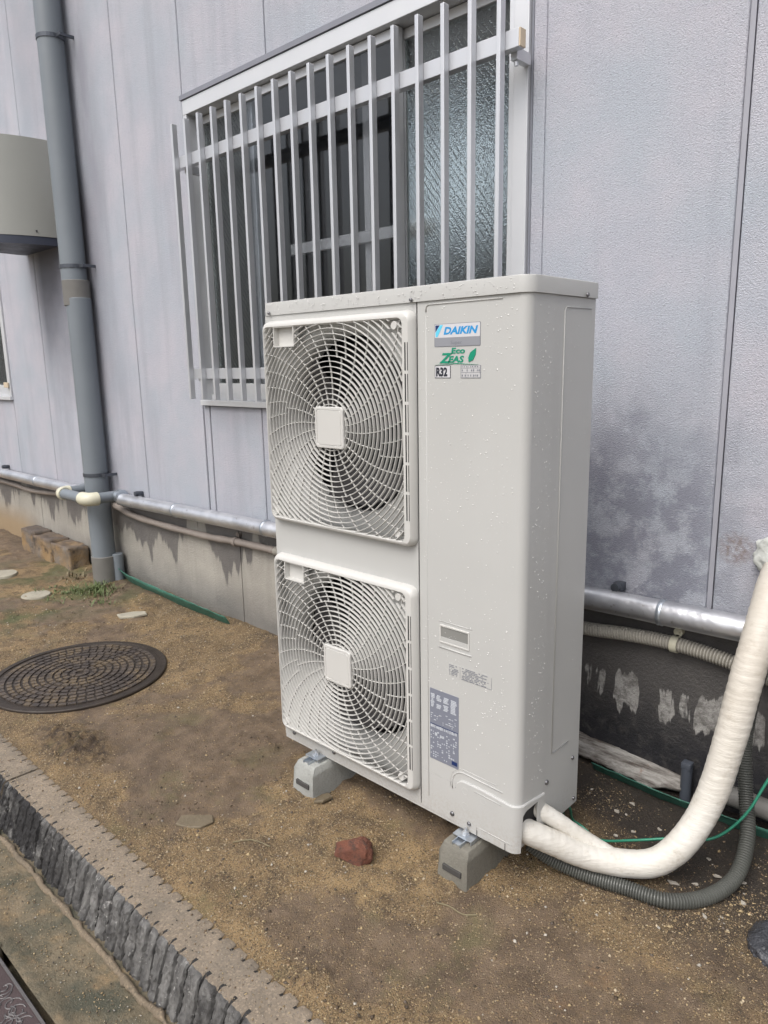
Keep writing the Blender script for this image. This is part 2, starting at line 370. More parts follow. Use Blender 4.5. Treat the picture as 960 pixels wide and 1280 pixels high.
def tape():
    t = NT('white_wrapping_tape')
    b = t.mix(t.rng(t.noise(12, 5), .35, .7), (.70, .685, .64), (.60, .575, .52))
    X, Y, Z = t.xyz(); b = t.mix(t.rng(Z, .2, .6, .05, .6), b, (.47, .42, .35))
    b = t.mix(t.rng(t.noise(26, 6, .75), .54, .72, 0, .5), b, (.36, .31, .24))
    t.bump(t.noise(1, 5, .6, t.map((25, 25, 160))), .0022, .9); return t.out(b, t.rng(t.noise(20, 3), .3, .7, .4, .62))
M_tape = tape()
def torn():
    t = NT('torn_board')
    b = t.mix(t.rng(t.noise(1, 6, .7, t.map((7, 40, 60))), .38, .62), (.40, .385, .36), (.09, .075, .065))
    b = t.mix(t.rng(t.noise(18, 6, .7), .60, .70), b, (.24, .13, .09))
    t.bump(t.noise(1, 5, .7, t.map((20, 90, 120))), .006, 1); return t.out(b, .75)
M_torn = torn()
M_stub = simple('stub_plastic', (.07, .08, .10), .5)
def glass(name, col, rough, pat=False):
    t = NT(name)
    if pat:
        wv = t.n('ShaderNodeTexWave'); wv.inputs['Scale'].default_value = 16; wv.inputs['Distortion'].default_value = 1.5; wv.inputs['Detail'].default_value = 1
        t.l(t.map((1, 0, 1), rot=(0, R(38), 0)), wv.inputs['Vector'])
        h = t.m('ADD', t.vor(210), t.m('MULTIPLY', t.rng(wv.outputs['Fac'], .85, 1), .6)); t.bump(h, .0009, .8)
    return t.out(col, rough, 0, .5, Transmission_Weight=1.0, IOR=1.45)
M_clear = glass('clear_window_glass', (.80, .84, .88), .03)
M_figured = glass('figured_window_glass', (.92, 1, .985), .07, True)
t = NT('water_drop'); M_drop = t.out((.66, .66, .65), .04, 0, .9)
def ink(name, col, rough=.5): t = NT(name); return t.out(col, rough)
I_blue = ink('print_cyan', (.02, .28, .62)); I_navy = ink('print_navy', (.01, .03, .12)); I_lt = ink('print_light_cyan', (.12, .58, .80))
I_green = ink('print_green', (.0, .25, .15)); I_blk = ink('print_black', (.02, .022, .035)); I_plate = ink('label_white', (.60, .60, .63), .35)
I_grey = ink('label_grey', (.27, .28, .31), .35); I_mid = ink('print_grey', (.20, .21, .24)); I_stick = ink('sticker_blue_grey', (.20, .215, .265), .3)
I_stickl = ink('sticker_pale_print', (.50, .53, .58), .4)

# ------------------------------------------------------------------ ground
MH = (-1.335, -.135, .385)     # manhole centre and radius
def sm(a, b, x): t_ = min(1, max(0, (x-a)/(b-a))); return t_*t_*(3-2*t_)
def hgt(x, y):
    h = .014*fbm(x*1.6, y*1.6, 3, 3) + .010*fbm(x*6, y*6, 1, 5)
    c = fbm(x*17+5, y*17, 6, 4); h += .013*max(0, c-.05)*(.5+1.6*max(0, fbm(x*2.3, y*2.3, 9, 2)))
    # clods between the manhole and the kerb
    d = math.hypot((x+.72)/.26, (y+.42)/.13); h += .035*max(0, 1-d)*(.3+1.6*abs(fbm(x*20, y*20, 2, 4)))
    d = math.hypot((x+.05)/.30, (y-.28)/.16); h -= .022*max(0, 1-d)*(.6+.8*fbm(x*12, y*12, 5, 3))
    d = math.hypot((x+.30)/.16, (y-.45)/.12); h += .022*max(0, 1-d)*(.4+abs(fbm(x*18, y*18, 5, 3)))
    # trodden mound below the unit with a low edge in front of it
    h += .022*sm(.0, .06, y+.02*fbm(x*9, 3, 1, 3))*sm(.22, .32, x)*sm(.74, .62, x)*sm(.45, .3, y)
    h += .02*sm(.55, .74, y)*sm(.3, -.3, x)*(.6+.6*fbm(x*3, y*3, 5, 2))
    dm = math.hypot(x-MH[0], y-MH[1]); k = sm(.34, .50, dm); h = h*k - .004*(1-k)
    k = sm(-.585, -.54, y); h = h*k - .006*(1-k)
    for bx in (.165, .785): 
        k = sm(.0, .07, max(abs(x-bx)-.06, -.1-y, 0)) if y < .32 else 1
        h = h*(.25+.75*k)+.012*math.exp(-(max(0, max(abs(x-bx)-.055, -.085-y))/.03)**2)*(.5+fbm(x*25, y*25, 4, 3)) if y < .32 else h
    h *= .3 + .7*sm(1.9, 1.6, x) if x > 1.6 else 1
    return h
def G(x, y, cx, cy, sx, sy): return math.exp(-((x-cx)/sx)**2-((y-cy)/sy)**2)
def mudf(x, y):
    m = fbm(x*2.0+3, y*2.0, 7, 5)*.9+.12*fbm(x*9, y*9, 2, 3)
    m += .35*G(x, y, -.02, -.27, .34, .13)+.35*G(x, y, .50, -.42, .22, .08)+.35*G(x, y, -.45, -.08, .30, .22)+.4*G(x, y, .45, .15, .3, .12)+.3*G(x, y, 1.1, -.15, .3, .2)
    m -= .4*G(x, y, .47, -.06, .22, .09)+.4*G(x, y, .72, -.20, .2, .1)+.5*math.exp(-((y+.565)/.045)**2)+.35*G(x, y, -1.6, .45, .7, .3)+.3*G(x, y, .95, -.45, .3, .12)
    return sm(-.06, .16, m)
def sheet(name, xs, ys, hf, mat, kind='structure', parent=None):
    nx, ny = len(xs), len(ys); vs = [(x, y, hf(x, y)) for y in ys for x in xs]
    fs = [(j*nx+i, j*nx+i+1, (j+1)*nx+i+1, (j+1)*nx+i) for j in range(ny-1) for i in range(nx-1)]
    me = bpy.data.meshes.new(name); me.from_pydata(vs, [], fs); me.materials.append(mat); me.shade_smooth()
    o = bpy.data.objects.new(name, me); COL.objects.link(o); WL[o.name] = Vector((0, 0, 0))
    if kind: o['kind'] = kind
    return o
xs = list(np.arange(-14, -5, .25))+list(np.arange(-5, -2.2, .02))+list(np.arange(-2.2, 1.75, .0085))+list(np.arange(1.75, 6, .1))
ys = list(np.arange(-.60, .80, .0085))
gd = sheet('ground', xs, ys, hgt, M_ground)
mc = gd.data.color_attributes.new('mud', 'FLOAT_COLOR', 'POINT'); arr = []
for v in gd.data.vertices:
    x, y = v.co.x, v.co.y; dk = max(G(x, y, -.72, -.43, .24, .12), .9*G(x, y, -.15, .42, .30, .13), .7*G(x, y, .3, .02, .3, .06)*0); c2 = sm(.25, .7, dk+.25*fbm(x*8, y*8, 5, 3))  # dark clods, plus trench shade beside the unit painted in
    orr = sm(.3, .8, max(G(x, y, 1.215, -.095, .035, .05), .9*G(x, y, 1.20, -.20, .04, .03))+.3*fbm(x*20, y*20, 3, 3)) if abs(x-1.2) < .2 and y < .1 else 0
    arr += [mudf(x, y)*(1-c2), c2, orr, 1]
mc.data.foreach_set('color', arr)
# wide surroundings: one sheet to the horizon under everything
sheet('terrain', [-250, -60, -14, 6, 60, 250], [-250, -60, -8, -.9, 12, 60, 250], lambda x, y: -.20, M_gut)
M_pave = concrete_mat('pavement_concrete', (.22, .20, .17), (.1, .1, .1))
sheet('gutter', list(np.arange(-3, 2.5, .012)), list(np.arange(-.94, -.72, .012)),
      lambda x, y: -.134+.006*fbm(x*6, y*6, 2, 5)+.012*sm(-.90, -.935, y)*0+.01*sm(-.88, -.93, y), M_gut)
sheet('pavement', list(np.arange(-14, 6, .4)), [-8, -6, -4, -3, -2.2, -1.6, -1.36], lambda x, y: -.128, M_pave)
MB().box(-14, -.055, -1.36, -.935, -.2, -.118, .006).build('concrete_edge', M_gut)['kind'] = 'structure'
MB().box(.62, 6, -1.36, -.935, -.2, -.118, .006).build('concrete_edge', M_gut)['kind'] = 'structure'

# sand and fine gravel grains: real geometry, one mesh
def pebbles(name, n, area, smin, smax, cols, zoff=0, mask=None, kind='stuff'):
    V = np.array([(1, 0, 0), (-1, 0, 0), (0, 1, 0), (0, -1, 0), (0, 0, 1), (0, 0, -1)], float)
    F = np.array([(0, 2, 4), (2, 1, 4), (1, 3, 4), (3, 0, 4), (2, 0, 5), (1, 2, 5), (3, 1, 5), (0, 3, 5)])
    P = []; 
    while len(P) < n:
        x = random.uniform(area[0], area[1]); y = random.uniform(area[2], area[3])
        if mask and random.random() > mask(x, y): continue
        P.append((x, y, (hgt(x, y) if y > -.585 else .001 if y > -.70 else -.118-.12*(y+.74)/.04*0 if y > -.78 else -.131)))
    P = np.array(P); sz = smin*(smax/smin)**(rng.random(n)**2.2)
    sc = sz[:, None]*np.stack([rng.uniform(.7, 1.3, n), rng.uniform(.6, 1.1, n), rng.uniform(.45, .8, n)], 1)
    a = rng.uniform(0, 6.28, n); ca, sa = np.cos(a), np.sin(a)
    L = (V[None]+rng.uniform(-.25, .25, (n, 6, 3)))*sc[:, None, :]
    X = L[..., 0]*ca[:, None]-L[..., 1]*sa[:, None]; Y = L[..., 0]*sa[:, None]+L[..., 1]*ca[:, None]
    W = np.stack([X, Y, L[..., 2]], 2)+P[:, None, :]; W[..., 2] += (sc[:, 2]*.35)[:, None]
    me = bpy.data.meshes.new(name); nf = n*8
    me.vertices.add(n*6); me.vertices.foreach_set('co', W.reshape(-1))
    me.loops.add(nf*3); me.polygons.add(nf)
    idx = (F[None]+(np.arange(n)*6)[:, None, None]).reshape(-1)
    me.loops.foreach_set('vertex_index', idx); me.polygons.foreach_set('loop_start', np.arange(nf)*3); me.polygons.foreach_set('loop_total', np.full(nf, 3))
    me.update(calc_edges=True)
    ca_ = me.color_attributes.new('grain', 'FLOAT_COLOR', 'POINT')
    cc = np.array(cols)[rng.choice(len(cols), n)]*rng.uniform(.7, 1.2, (n, 1)); cc = np.concatenate([cc, np.ones((n, 1))], 1)
    ca_.data.foreach_set('color', np.repeat(cc, 6, 0).reshape(-1))
    tt = NT(name+'_grain'); at = tt.n('ShaderNodeAttribute'); at.attribute_name = 'grain'
    me.materials.append(tt.out(at.outputs['Color'], .6))
    o = bpy.data.objects.new(name, me); COL.objects.link(o); o['kind'] = kind; return o
def gm(x, y):
    p = .12+.95*(1-mudf(x, y))
    if math.hypot(x-MH[0], y-MH[1]) < MH[2]: p *= .3
    if x > .7 and y > .4: p *= .45
    if y < .25 and x > .2: p += .35
    if y < -.5: p += .5
    return p
TAN = [(.34, .25, .14), (.40, .31, .18), (.24, .17, .10), (.16, .11, .07), (.42, .32, .18), (.44, .36, .25), (.12, .095, .075), (.30, .22, .12), (.22, .15, .09)]
g = pebbles('sand', 125000, (-1.9, 1.75, -.59, .74), .0011, .0032, TAN, mask=gm)
tag(g, 'loose tan sand grains scattered over the damp soil', 'sand')
g = pebbles('gravel', 5000, (-2.6, 1.7, -.58, .74), .003, .0065, TAN+[(.42, .39, .34)], mask=gm)
tag(g, 'small mixed pebbles strewn over the soil around the unit', 'gravel')

g = pebbles('grit', 5000, (-1.0, 1.2, -.93, -.60), .001, .0035, TAN+[(.4, .38, .34), (.05, .045, .04)], mask=lambda x, y: 1 if y < -.785 else 0 if y < -.695 else .5)
tag(g, 'gritty sand lying on the kerb and in the gutter', 'grit')
g = pebbles('leaf_litter', 3500, (-2.8, 1.7, -.57, .73), .0018, .0062, [(.085, .06, .038), (.11, .075, .045), (.07, .052, .035), (.16, .115, .07)], mask=lambda x, y: .1+1.2*max(0, fbm(x*3, y*3, 8, 4)))
tag(g, 'dark crumbs of rotted leaf and soil on the ground', 'litter')
# ------------------------------------------------------------------ kerb
kerb = empty('kerb', (0, -.65, -.16), kind='structure')
def kerb_stone(x0, x1, seed):
    xs = np.arange(x0, x1, .0024); per = .0475; gvs = []
    prof = [('b', -.16), ('b', -.05), ('b', -.012), ('b', 0)] + [('t', k/12) for k in range(1, 12)] + [('f', 0)] + [('f', -.16*k/30) for k in range(1, 31)]
    vs = []; fs = []; ms = []
    for x in xs:
        ph = ((x+.01*math.sin(x*13+seed)) % per)/per
        gv = max(0, 1-abs(ph-.5+.05*math.sin(x*31))/.105); gv = gv**.6; bulge = math.sin(PI*((ph+.5) % 1))
        gv *= .8+.4*fbm(x*25, seed, 3, 2); gvs.append((gv, max(0, 1-abs(((x+.02) % per)/per-.5)/.16)))
        gb = max(0, 1-abs(((x+.02) % per)/per-.5)/.16); end = min(1, min(x-x0, x1-x)/.012)
        for q in prof:
            if q[0] == 'b': y = -.586-.017*gb+.003*fbm(x*40, q[1]*40, 2, 3); z = q[1]-(.004 if q[1] > -.01 else 0)
            elif q[0] == 't':
                tt = q[1]; y = -.590-.114*tt; z = .0015*fbm(x*45, y*45, seed, 3)-.030*(gv*sm(.84, .96, tt))-.009*gb*sm(.16, .0, tt) - .003*(1-end)
                y += .004*fbm(x*50, 3, 1, 2)*(1 if tt > .85 else 0)
            else:
                dz = q[1]; y = -.703+.022*gv*(1+.25*fbm(x*9, dz*30, 3, 3))-.0015*bulge+.32*dz+.006*fbm(x*26, dz*20, seed+4, 5)+.005*fbm(x*110, dz*80, seed+2, 3); z = dz-(.010*gv if dz == 0 else 0)-.004
                if dz == 0: y += .004
            y = -.645+(y+.645)*(1-.0*(1-end)); vs.append((x, y, z))
    n = len(prof)
    for i in range(len(xs)-1):
        for k in range(n-1): fs.append((i*n+k, i*n+k+1, (i+1)*n+k+1, (i+1)*n+k)); ms.append(2 if (gvs[i][0] > .30 and k >= 12) or (gvs[i][1] > .55 and k in (1, 2, 3, 4)) else 0 if k < 14 else 1)  # grooves and notches coloured flat black for their shade and dirt
    fs += [tuple(range(n)), tuple((len(xs)-1)*n+k for k in range(n-1, -1, -1))]; ms += [0, 0]
    m = MB(); m.v = vs; m.f = fs; m.m = ms
    return m.build('kerb_stone', [M_kerb, M_split, M_groove], kerb, smooth=32)
kerb_stone(-.655, 1.345, 2); kerb_stone(-2.66, -.664, 9); kerb_stone(1.352, 3.35, 5)
pts = [Vector((x, -.764+.012*fbm(x*8, 1, 1, 4), -.132+.007*fbm(x*14, 5, 1, 4))) for x in np.arange(-2.6, 2.4, .012)]
MB().tube(pts, [.009+.010*fbm(p.x*22, 2, 2, 4) for p in pts], 8).build('mortar_bead', M_bead, kerb, smooth=True)

# ------------------------------------------------------------------ building
WY = .735; FY = .755
bld = empty('building', (-1.5, 2.5, -.2), 'lavender grey building with sprayed panel wall and damp concrete foundation', 'building')
TOP = 4.6
def wp(x0, x1, z0, z1, g=.0035):
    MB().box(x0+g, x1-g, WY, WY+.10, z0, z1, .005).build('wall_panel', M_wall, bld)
W1 = (-1.505, .462, 1.178, 2.645); W2 = (-5.3, -4.155, 1.15, 2.25)
for a, b in ((-7.8, -7.2), (-7.2, -6.55), (-6.55, -5.9)): wp(a, b, .58, TOP)
wp(-5.9, -5.3, .58, TOP)
wp(-5.3, -4.7, .58, 1.148); wp(-4.7, -4.155, .58, 1.148); wp(-5.3, -4.7, 2.252, TOP); wp(-4.7, -4.155, 2.252, TOP)
ZJ = 3.82
for a, b in ((-4.155, -3.49), (-3.49, -2.83), (-2.83, -2.172)): wp(a, b, .58, ZJ-.003); wp(a, b, ZJ+.004, TOP)
wp(-2.172, -1.522, .58, ZJ-.003); wp(-2.172, -1.522, ZJ+.004, TOP)
wp(-1.515, -1.462, .58, 1.175, .002)
for a, b in ((-1.457, -1.015), (-1.015, -.40), (-.40, .22), (.22, .52)): wp(a, b, .58, 1.175)
for a, b in ((-1.522, -.858), (-.858, -.2), (-.2, .46)): wp(a, b, 2.655, ZJ-.003); wp(a, b, ZJ+.004, TOP)
wp(.472, .52, 1.175, 2.65, .001); wp(.46, .52, 2.655, TOP, .002)
wp(.52, 1.112, .58, TOP, .0001); wp(1.128, 1.75, .58, TOP)
for a, b in ((1.75, 2.4), (2.4, 3.0), (3.0, 3.6)): wp(a, b, .58, TOP)
MB().box(1.113, 1.127, WY+.007, WY+.05, .58, TOP).build('joint_sealant', simple('joint_sealant', (.34, .345, .39), .6), bld)
MB().box(-7.8, -1.505, WY+.015, WY+.085, .585, TOP-.01).box(W1[1]+.012, 3.6, WY+.0155, WY+.085, .585, TOP-.01).box(-1.5, W1[1]+.01, WY+.015, WY+.085, .585, 1.16).box(-1.5, W1[1]+.01, WY+.015, WY+.085, 2.66, TOP-.01) if 0 else None
# foundation, cast in lengths with a joint
for a, b in ((-7.8, -3.9), (-3.894, -1.292), (-1.286, 3.6)):
    MB().box(a, b, FY, FY+.2, -.2, .578, .003).build('foundation_wall', M_found, bld)
# shell of the room behind the windows
back = MB()
back.box(-7.8, -3.3, 4.2, 4.3, 0, 3.7).box(-1.9, 3.6, 4.2, 4.3, 0, 3.7).box(-3.3, -1.9, 4.2, 4.3, 0, 2.5).box(-3.3, -1.9, 4.2, 4.3, 3.55, 3.7)
back.build('interior_wall', M_room, bld)
MB().box(-7.9, -7.8, .86, 4.2, 0, 3.7).build('interior_wall', M_room, bld); MB().box(3.6, 3.7, .86, 4.2, 0, 3.7).build('interior_wall', M_room, bld)
MB().box(-7.8, 3.6, .96, 4.2, .3, .34).build('interior_floor', M_roomdark, bld)
MB().box(-7.9, 3.7, .84, 4.3, 3.7, 3.8).build('interior_ceiling', M_room, bld)
MB().box(-8, 3.8, .66, 4.4, TOP, TOP+.12, .01).build('roof_edge', M_alu2, bld)
# main window: outer frame, four sashes on two tracks
def window(x0, x1, z0, z1, sashes, nm='window'):
    f = MB(); d0 = WY-.012; w_ = .045
    f.box(x0, x1, d0, WY+.11, z1-.065, z1, .002).box(x0, x1, d0-.012, WY+.11, z0, z0+.028, .002)
    f.box(x0+.0005, x0+.028, d0+.001, WY+.109, z0+.028, z1-.065, .002).box(x1-.055, x1-.0005, d0+.001, WY+.109, z0+.028, z1-.065, .002)
    f.box(x1-.085, x1-.057, d0+.02, WY+.10, z0+.029, z1-.066, .002)
    f.box(x0+.03, x1-.09, WY+.028, WY+.034, z0+.029, z0+.055).box(x0+.03, x1-.09, WY+.066, WY+.072, z0+.029, z0+.055)
    fr = f.build(nm, M_alu2, bld)
    m = MB().box(x0-.012, x1+.012, WY-.004, WY+.02, z1+.001, z1+.009).box(x0-.014, x1+.013, WY-.018, WY-.0045, z1+.003, z1+.024).box(x1+.001, x1+.0095, WY+.003, WY+.03, z0, z1)
    m.build('window_seal', simple('seal', (.22, .23, .27), .6), fr)
    for (a, b, yy, gm_, rail) in sashes:
        s = MB(); st = .028; zt, zb = z1-.068, z0+.036
        s.box(a, a+st, yy, yy+.028, zb, zt, .002).box(b-st, b, yy, yy+.028, zb, zt, .002)
        s.box(a+st, b-st, yy+.001, yy+.027, zt-.035, zt, .002).box(a+st, b-st, yy+.001, yy+.027, zb, zb+.075, .002)
        s.build('sash', M_alu2, fr)
        MB().box(a+st+.001, b-st-.001, yy+.011, yy+.016, zb+.074, zt-.034).build('glass_pane', gm_, fr)
    return fr
fr = window(*W1, [(-1.475, -1.045, WY+.058, M_figured, 0), (-1.09, -.115, WY+.020, M_clear, 0), (-.15, .378, WY+.058, M_figured, 0)])
fr2 = window(*W2, [(-5.2, -4.7, WY+.02, M_figured, 0), (-4.74, -4.25, WY+.058, M_figured, 0)])
# white partition standing a little behind the middle panes
MB().box(-1.06, -.16, 1.0, 1.03, 1.905, 1.955, .003).box(-.575, -.535, 1.031, 1.06, .35, 3.2, .003).build('inner_partition', M_white, fr)
MB().box(-4.25, -4.17, WY-.026, WY-.014, 1.245, 1.285, .003).build('tan_clip', M_orange, fr2)

# ------------------------------------------------------------------ security grille in front of the window
gr = empty('window_grille', (-.48, .62, 1.22), 'silver aluminium bar grille mounted over the window above the unit', 'window grille')
for (za, zb) in ((2.300, 2.352), (1.318, 1.368)):
    rl = MB().box(-1.435, .497, .613, .645, za, zb, .0015).build('rail', M_alu, gr)
    MB().box(.4975, .503, .614, .644, za+.001, zb-.001, .001).build('end_cap', M_orange if za > 2 else M_alu, rl)
b0 = MB().box(-1.404, -1.389, .586, .6125, 1.218, 2.492, .0015).build('bar', M_alu, gr)
for i in range(1, 18): copy_of(b0, gr, .1082*i)
for (x, z) in ((-1.39, 2.29), (.46, 2.285), (-1.39, 1.31), (.46, 1.31)):
    MB().box(x-.012, x+.012, .646, WY-.012, z-.004, z+.03, .001).tube([(x, .66, z-.006), (x, .66, z-.018)], .007, 8).build('bracket', M_alu, gr)

# ------------------------------------------------------------------ downpipe
DX, DY, DR = -2.668, .648, .074
dp = empty('downpipe', (DX, DY, 0), 'thick grey vertical downpipe strapped to the wall left of the window', 'downpipe')
def cyl(x, y, z0, z1, r, seg=32): return MB().lathe((x, y, 0), [(r-.003, z0), (r, z0+.003), (r, z1-.003), (r-.003, z1)], seg)
cyl(DX-.004, DY, .16, 1.80, DR).build('pipe', M_pvc, dp, smooth=40)
cyl(DX-.03, DY, 1.86, TOP+.05, DR).build('pipe', M_pvc, dp, smooth=40)
cyl(DX-.017, DY, 1.755, 1.905, DR+.006).build('coupling', M_pvc2, dp, smooth=40)
bs = cyl(DX+.002, DY, -.05, .178, DR+.008).build('socket', M_pvc2, dp, smooth=40)
cyl(DX+.075, DY+.055, -.03, .19, .035, 16).build('stub_pipe', M_pvc, dp, smooth=40)
for z, xo in ((.715, -.004), (1.985, -.03), (3.235, -.03)):
    m = MB()
    n = 28; vs = []; 
    m.lathe((DX+xo, DY, 0), [(DR+.001, z-.011), (DR+.004, z-.011), (DR+.004, z+.011), (DR+.001, z+.011), (DR+.001, z-.011)], n, caps=False)
    m.box(DX+xo+DR-.002, DX+xo+DR+.05, DY+.0, DY+.006, z-.01, z+.01, .001).box(DX+xo+DR+.03, DX+xo+DR+.042, DY+.006, WY-.001, z-.008, z+.008)
    m.box(DX+xo-DR-.022, DX+xo-DR+.002, DY-.003, DY+.004, z-.012, z+.012, .001)
    m.build('strap', M_strap, dp)

# ------------------------------------------------------------------ silver jacketed pipe with the jog round the downpipe
jp = empty('jacketed_pipe', (-1, .67, .54), 'silver jacketed pipe running low along the whole wall with cream elbows', 'pipe')
JR = .0385
def zj(x): return .560+.062*sm(-4, 1.4, x) if x < -.8 else .574+(x+.8)*.0225
def seg_pipe(x0, x1, seed):
    pts = [Vector((x, .683+.0015*fbm(x*2, seed, 1, 2), zj(x)+.0015*fbm(x*3, seed, 7, 2))) for x in np.linspace(x0, x1, max(8, int((x1-x0)/.04)))]
    return MB().tube(pts, [JR*(1+.02*fbm(p.x*5, seed, 3, 2)) for p in pts], 28).build('jacket_length', M_jacket, jp, smooth=40)
cuts = [-7.7, -5.6, -3.72, -2.97]; cuts2 = [-2.43, -1.78, -.955, -.02, 1.005, 2.3, 3.5]
for L in (cuts, cuts2):
    for a, b in zip(L, L[1:]):
        seg_pipe(a+.001, b-.001, a)
    for a in L[1:-1]:
        MB().lathe((a, .683, zj(a)), [(JR+.0005, -.008), (JR+.003, -.006), (JR+.001, 0), (JR+.003, .006), (JR+.0005, .008)], 28, 'x', caps=False).build('joint_band', M_galv, jp, smooth=True)
PY = .497; zc = .590; xl = -2.885; xr = -2.475
jr = .034
arc = lambda c, a0, a1, r=.04: [Vector((c[0]+r*math.cos(R(a0+(a1-a0)*k/7)), c[1]+r*math.sin(R(a0+(a1-a0)*k/7)), zc)) for k in range(8)]
p1 = [Vector((-2.97, .683, zj(-2.97))), Vector((-2.95, .683, zc))]+arc((-2.925, .643), 90, 0)+[Vector((xl, PY+.06, zc))]
MB().tube(p1, jr, 20).build('grey_bend', M_pvc, jp, smooth=40)
MB().tube([Vector((xl, PY+.062, zc))]+arc((xl+.045, PY+.045), 180, 270, .045)+[Vector((xl+.07, PY, zc))], jr+.007, 20).build('cream_elbow', M_cream, jp, smooth=40)
MB().tube([Vector((xl+.06, PY, zc)), Vector((xr-.06, PY, zc))], jr, 20).build('pipe_length', M_pvc, jp, smooth=40)
MB().tube([Vector((xr-.085, PY, zc))]+arc((xr-.045, PY+.045), 270, 360, .045)+[Vector((xr, PY+.055, zc))], jr+.008, 20).build('cream_elbow', M_cream, jp, smooth=40)
MB().tube([Vector((xr, PY+.05, zc)), Vector((xr, .643, zc))]+arc((xr+.04, .643), 180, 90)[1:], jr, 20).build('grey_bend', M_pvc, jp, smooth=40)
MB().lathe((xr+.045, .683, zc), [(jr+.001, -.022), (jr+.010, -.018), (jr+.010, .018), (jr+.001, .022)], 20, 'x').build('union_collar', M_galv, jp, smooth=40)
for x in (-4.42, -2.25, .848, 2.1):
    m = MB().box(x-.016, x+.016, .70, WY-.0005, zj(x)+.035, zj(x)+.062, .004).lathe((x, .70, zj(x)+.05), [(.001, -.02), (.014, -.018), (.016, 0), (.014, .012)], 10, 'y')
    m.build('pipe_bracket', M_strap, jp, smooth=30)

# ------------------------------------------------------------------ flexible duct below it
def corrugated(pts, r0, r1, pitch, seg=16):
    rp = resample(pts, pitch/3); rr = [(r1, r1*.985, r0)[i % 3] if False else (r0 if i % 3 == 0 else r1) for i in range(len(rp))]
    return MB().tube(rp, rr, seg)
fd = empty('flexible_duct', (-.5, .73, .46), 'thin beige corrugated duct clipped to the foundation below the silver pipe', 'duct')
P = [(-7.6, .728, .46), (-4.65, .728, .47), (-4.0, .728, .455), (-3.4, .726, .49), (-2.95, .72, .51)]
MB().tube(bez(P, 10), .0175, 12).build('duct_length', M_duct2, fd, smooth=True)
P = [(-2.62, .726, .505), (-2.3, .727, .462), (-1.63, .727, .455), (-1.28, .727, .470), (-.95, .727, .476)]
MB().tube(bez(P, 10), [.0195+.0015*math.sin(i*1.3) for i in range(41)], 12).build('duct_length', M_duct2, fd, smooth=True)
P = [(-.95, .727, .476), (-.2, .73, .478), (.5, .73, .476), (.72, .729, .482), (.87, .729, .498), (1.0, .729, .506), (1.10, .729, .503), (1.2, .729, .492), (1.4, .729, .46), (1.9, .729, .42)]
corrugated(bez(P, 12), .0170, .0232, .0095).build('corrugated_length', M_duct, fd, smooth=30)
for x, z in ((1.033, .505), (-1.283, .468)):
    m = MB().lathe((x, .728, z), [(.0235, -.011), (.026, -.011), (.026, .011), (.0235, .011), (.0235, -.011)], 20, 'x', caps=False)
    m.box(x-.006, x+.010, .735, .752, z+.020, z+.032, .002).tube([(x+.004, .735, z+.038), (x+.004, .754, z+.038)], .014, 16).tube([(x+.004, .731, z+.038), (x+.004, .735, z+.038)], .006, 8)
    m.build('clip', M_cream if x > 0 else M_duct2, fd, smooth=40)

# ------------------------------------------------------------------ hood box beyond the downpipe
hd = empty('vent_hood', (-3.3, .55, 2.15), 'large pale box hood with rounded front on the wall behind the downpipe', 'hood')
out = [(-3.32+.27*math.cos(R(a)), WY-.001-.47*math.sin(R(a))) for a in range(0, 181, 6)]
m = MB(); n = len(out)
zt = lambda y: 2.785
vs = [(x, y, 2.205) for x, y in out]+[(x, y, zt(y)) for x, y in out]
m.add(vs, [tuple(range(n)), tuple(range(2*n-1, n-1, -1))]+[(i, (i+1) % n, (i+1) % n+n, i+n) for i in range(n)])
m.build('hood_shell', M_hood, hd, smooth=35)
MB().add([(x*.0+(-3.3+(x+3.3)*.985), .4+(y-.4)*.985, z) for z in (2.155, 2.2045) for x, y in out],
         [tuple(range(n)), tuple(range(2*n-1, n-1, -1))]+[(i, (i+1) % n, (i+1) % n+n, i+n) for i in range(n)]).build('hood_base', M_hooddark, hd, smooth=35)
MB().lathe((-3.057, .60, 2.235), [(.001, -.003), (.006, -.003), (.006, .001)], 8, 'x').build('screw', M_screw, hd)

# ------------------------------------------------------------------ outdoor unit
U = empty('outdoor_unit', (.47, .155, .13), 'tall ivory air conditioner outdoor unit with two round fan grilles', 'air conditioner')
Z0, Z1, UW, UD = .13, 1.525, .94, .308
def corner_path(off=0, y_end=.118, r=.024, x_start=.617):
    pts = [(x_start, -off)]; cx, cy = UW-r, r
    for k in range(9):
        a = R(-90+90*k/8); pts.append((cx+(r+off)*math.cos(a), cy+(r+off)*math.sin(a)))
    pts.append((UW+off, y_end)); return pts
def wall_strip(path, z0, z1, th, inner=None):
    n = len(path); m = MB(); vs = []
    inn = inner
    for (x, y), (u, v) in zip(path, inn): vs += [(x, y, z0), (x, y, z1), (u, v, z1), (u, v, z0)]
    fs = []
    for i in range(n-1):
        for k in range(4): fs.append((i*4+k, i*4+(k+1) % 4, (i+1)*4+(k+1) % 4, (i+1)*4+k))
    fs += [(0, 1, 2, 3), tuple((n-1)*4+k for k in (3, 2, 1, 0))]
    return m.add(vs, fs)
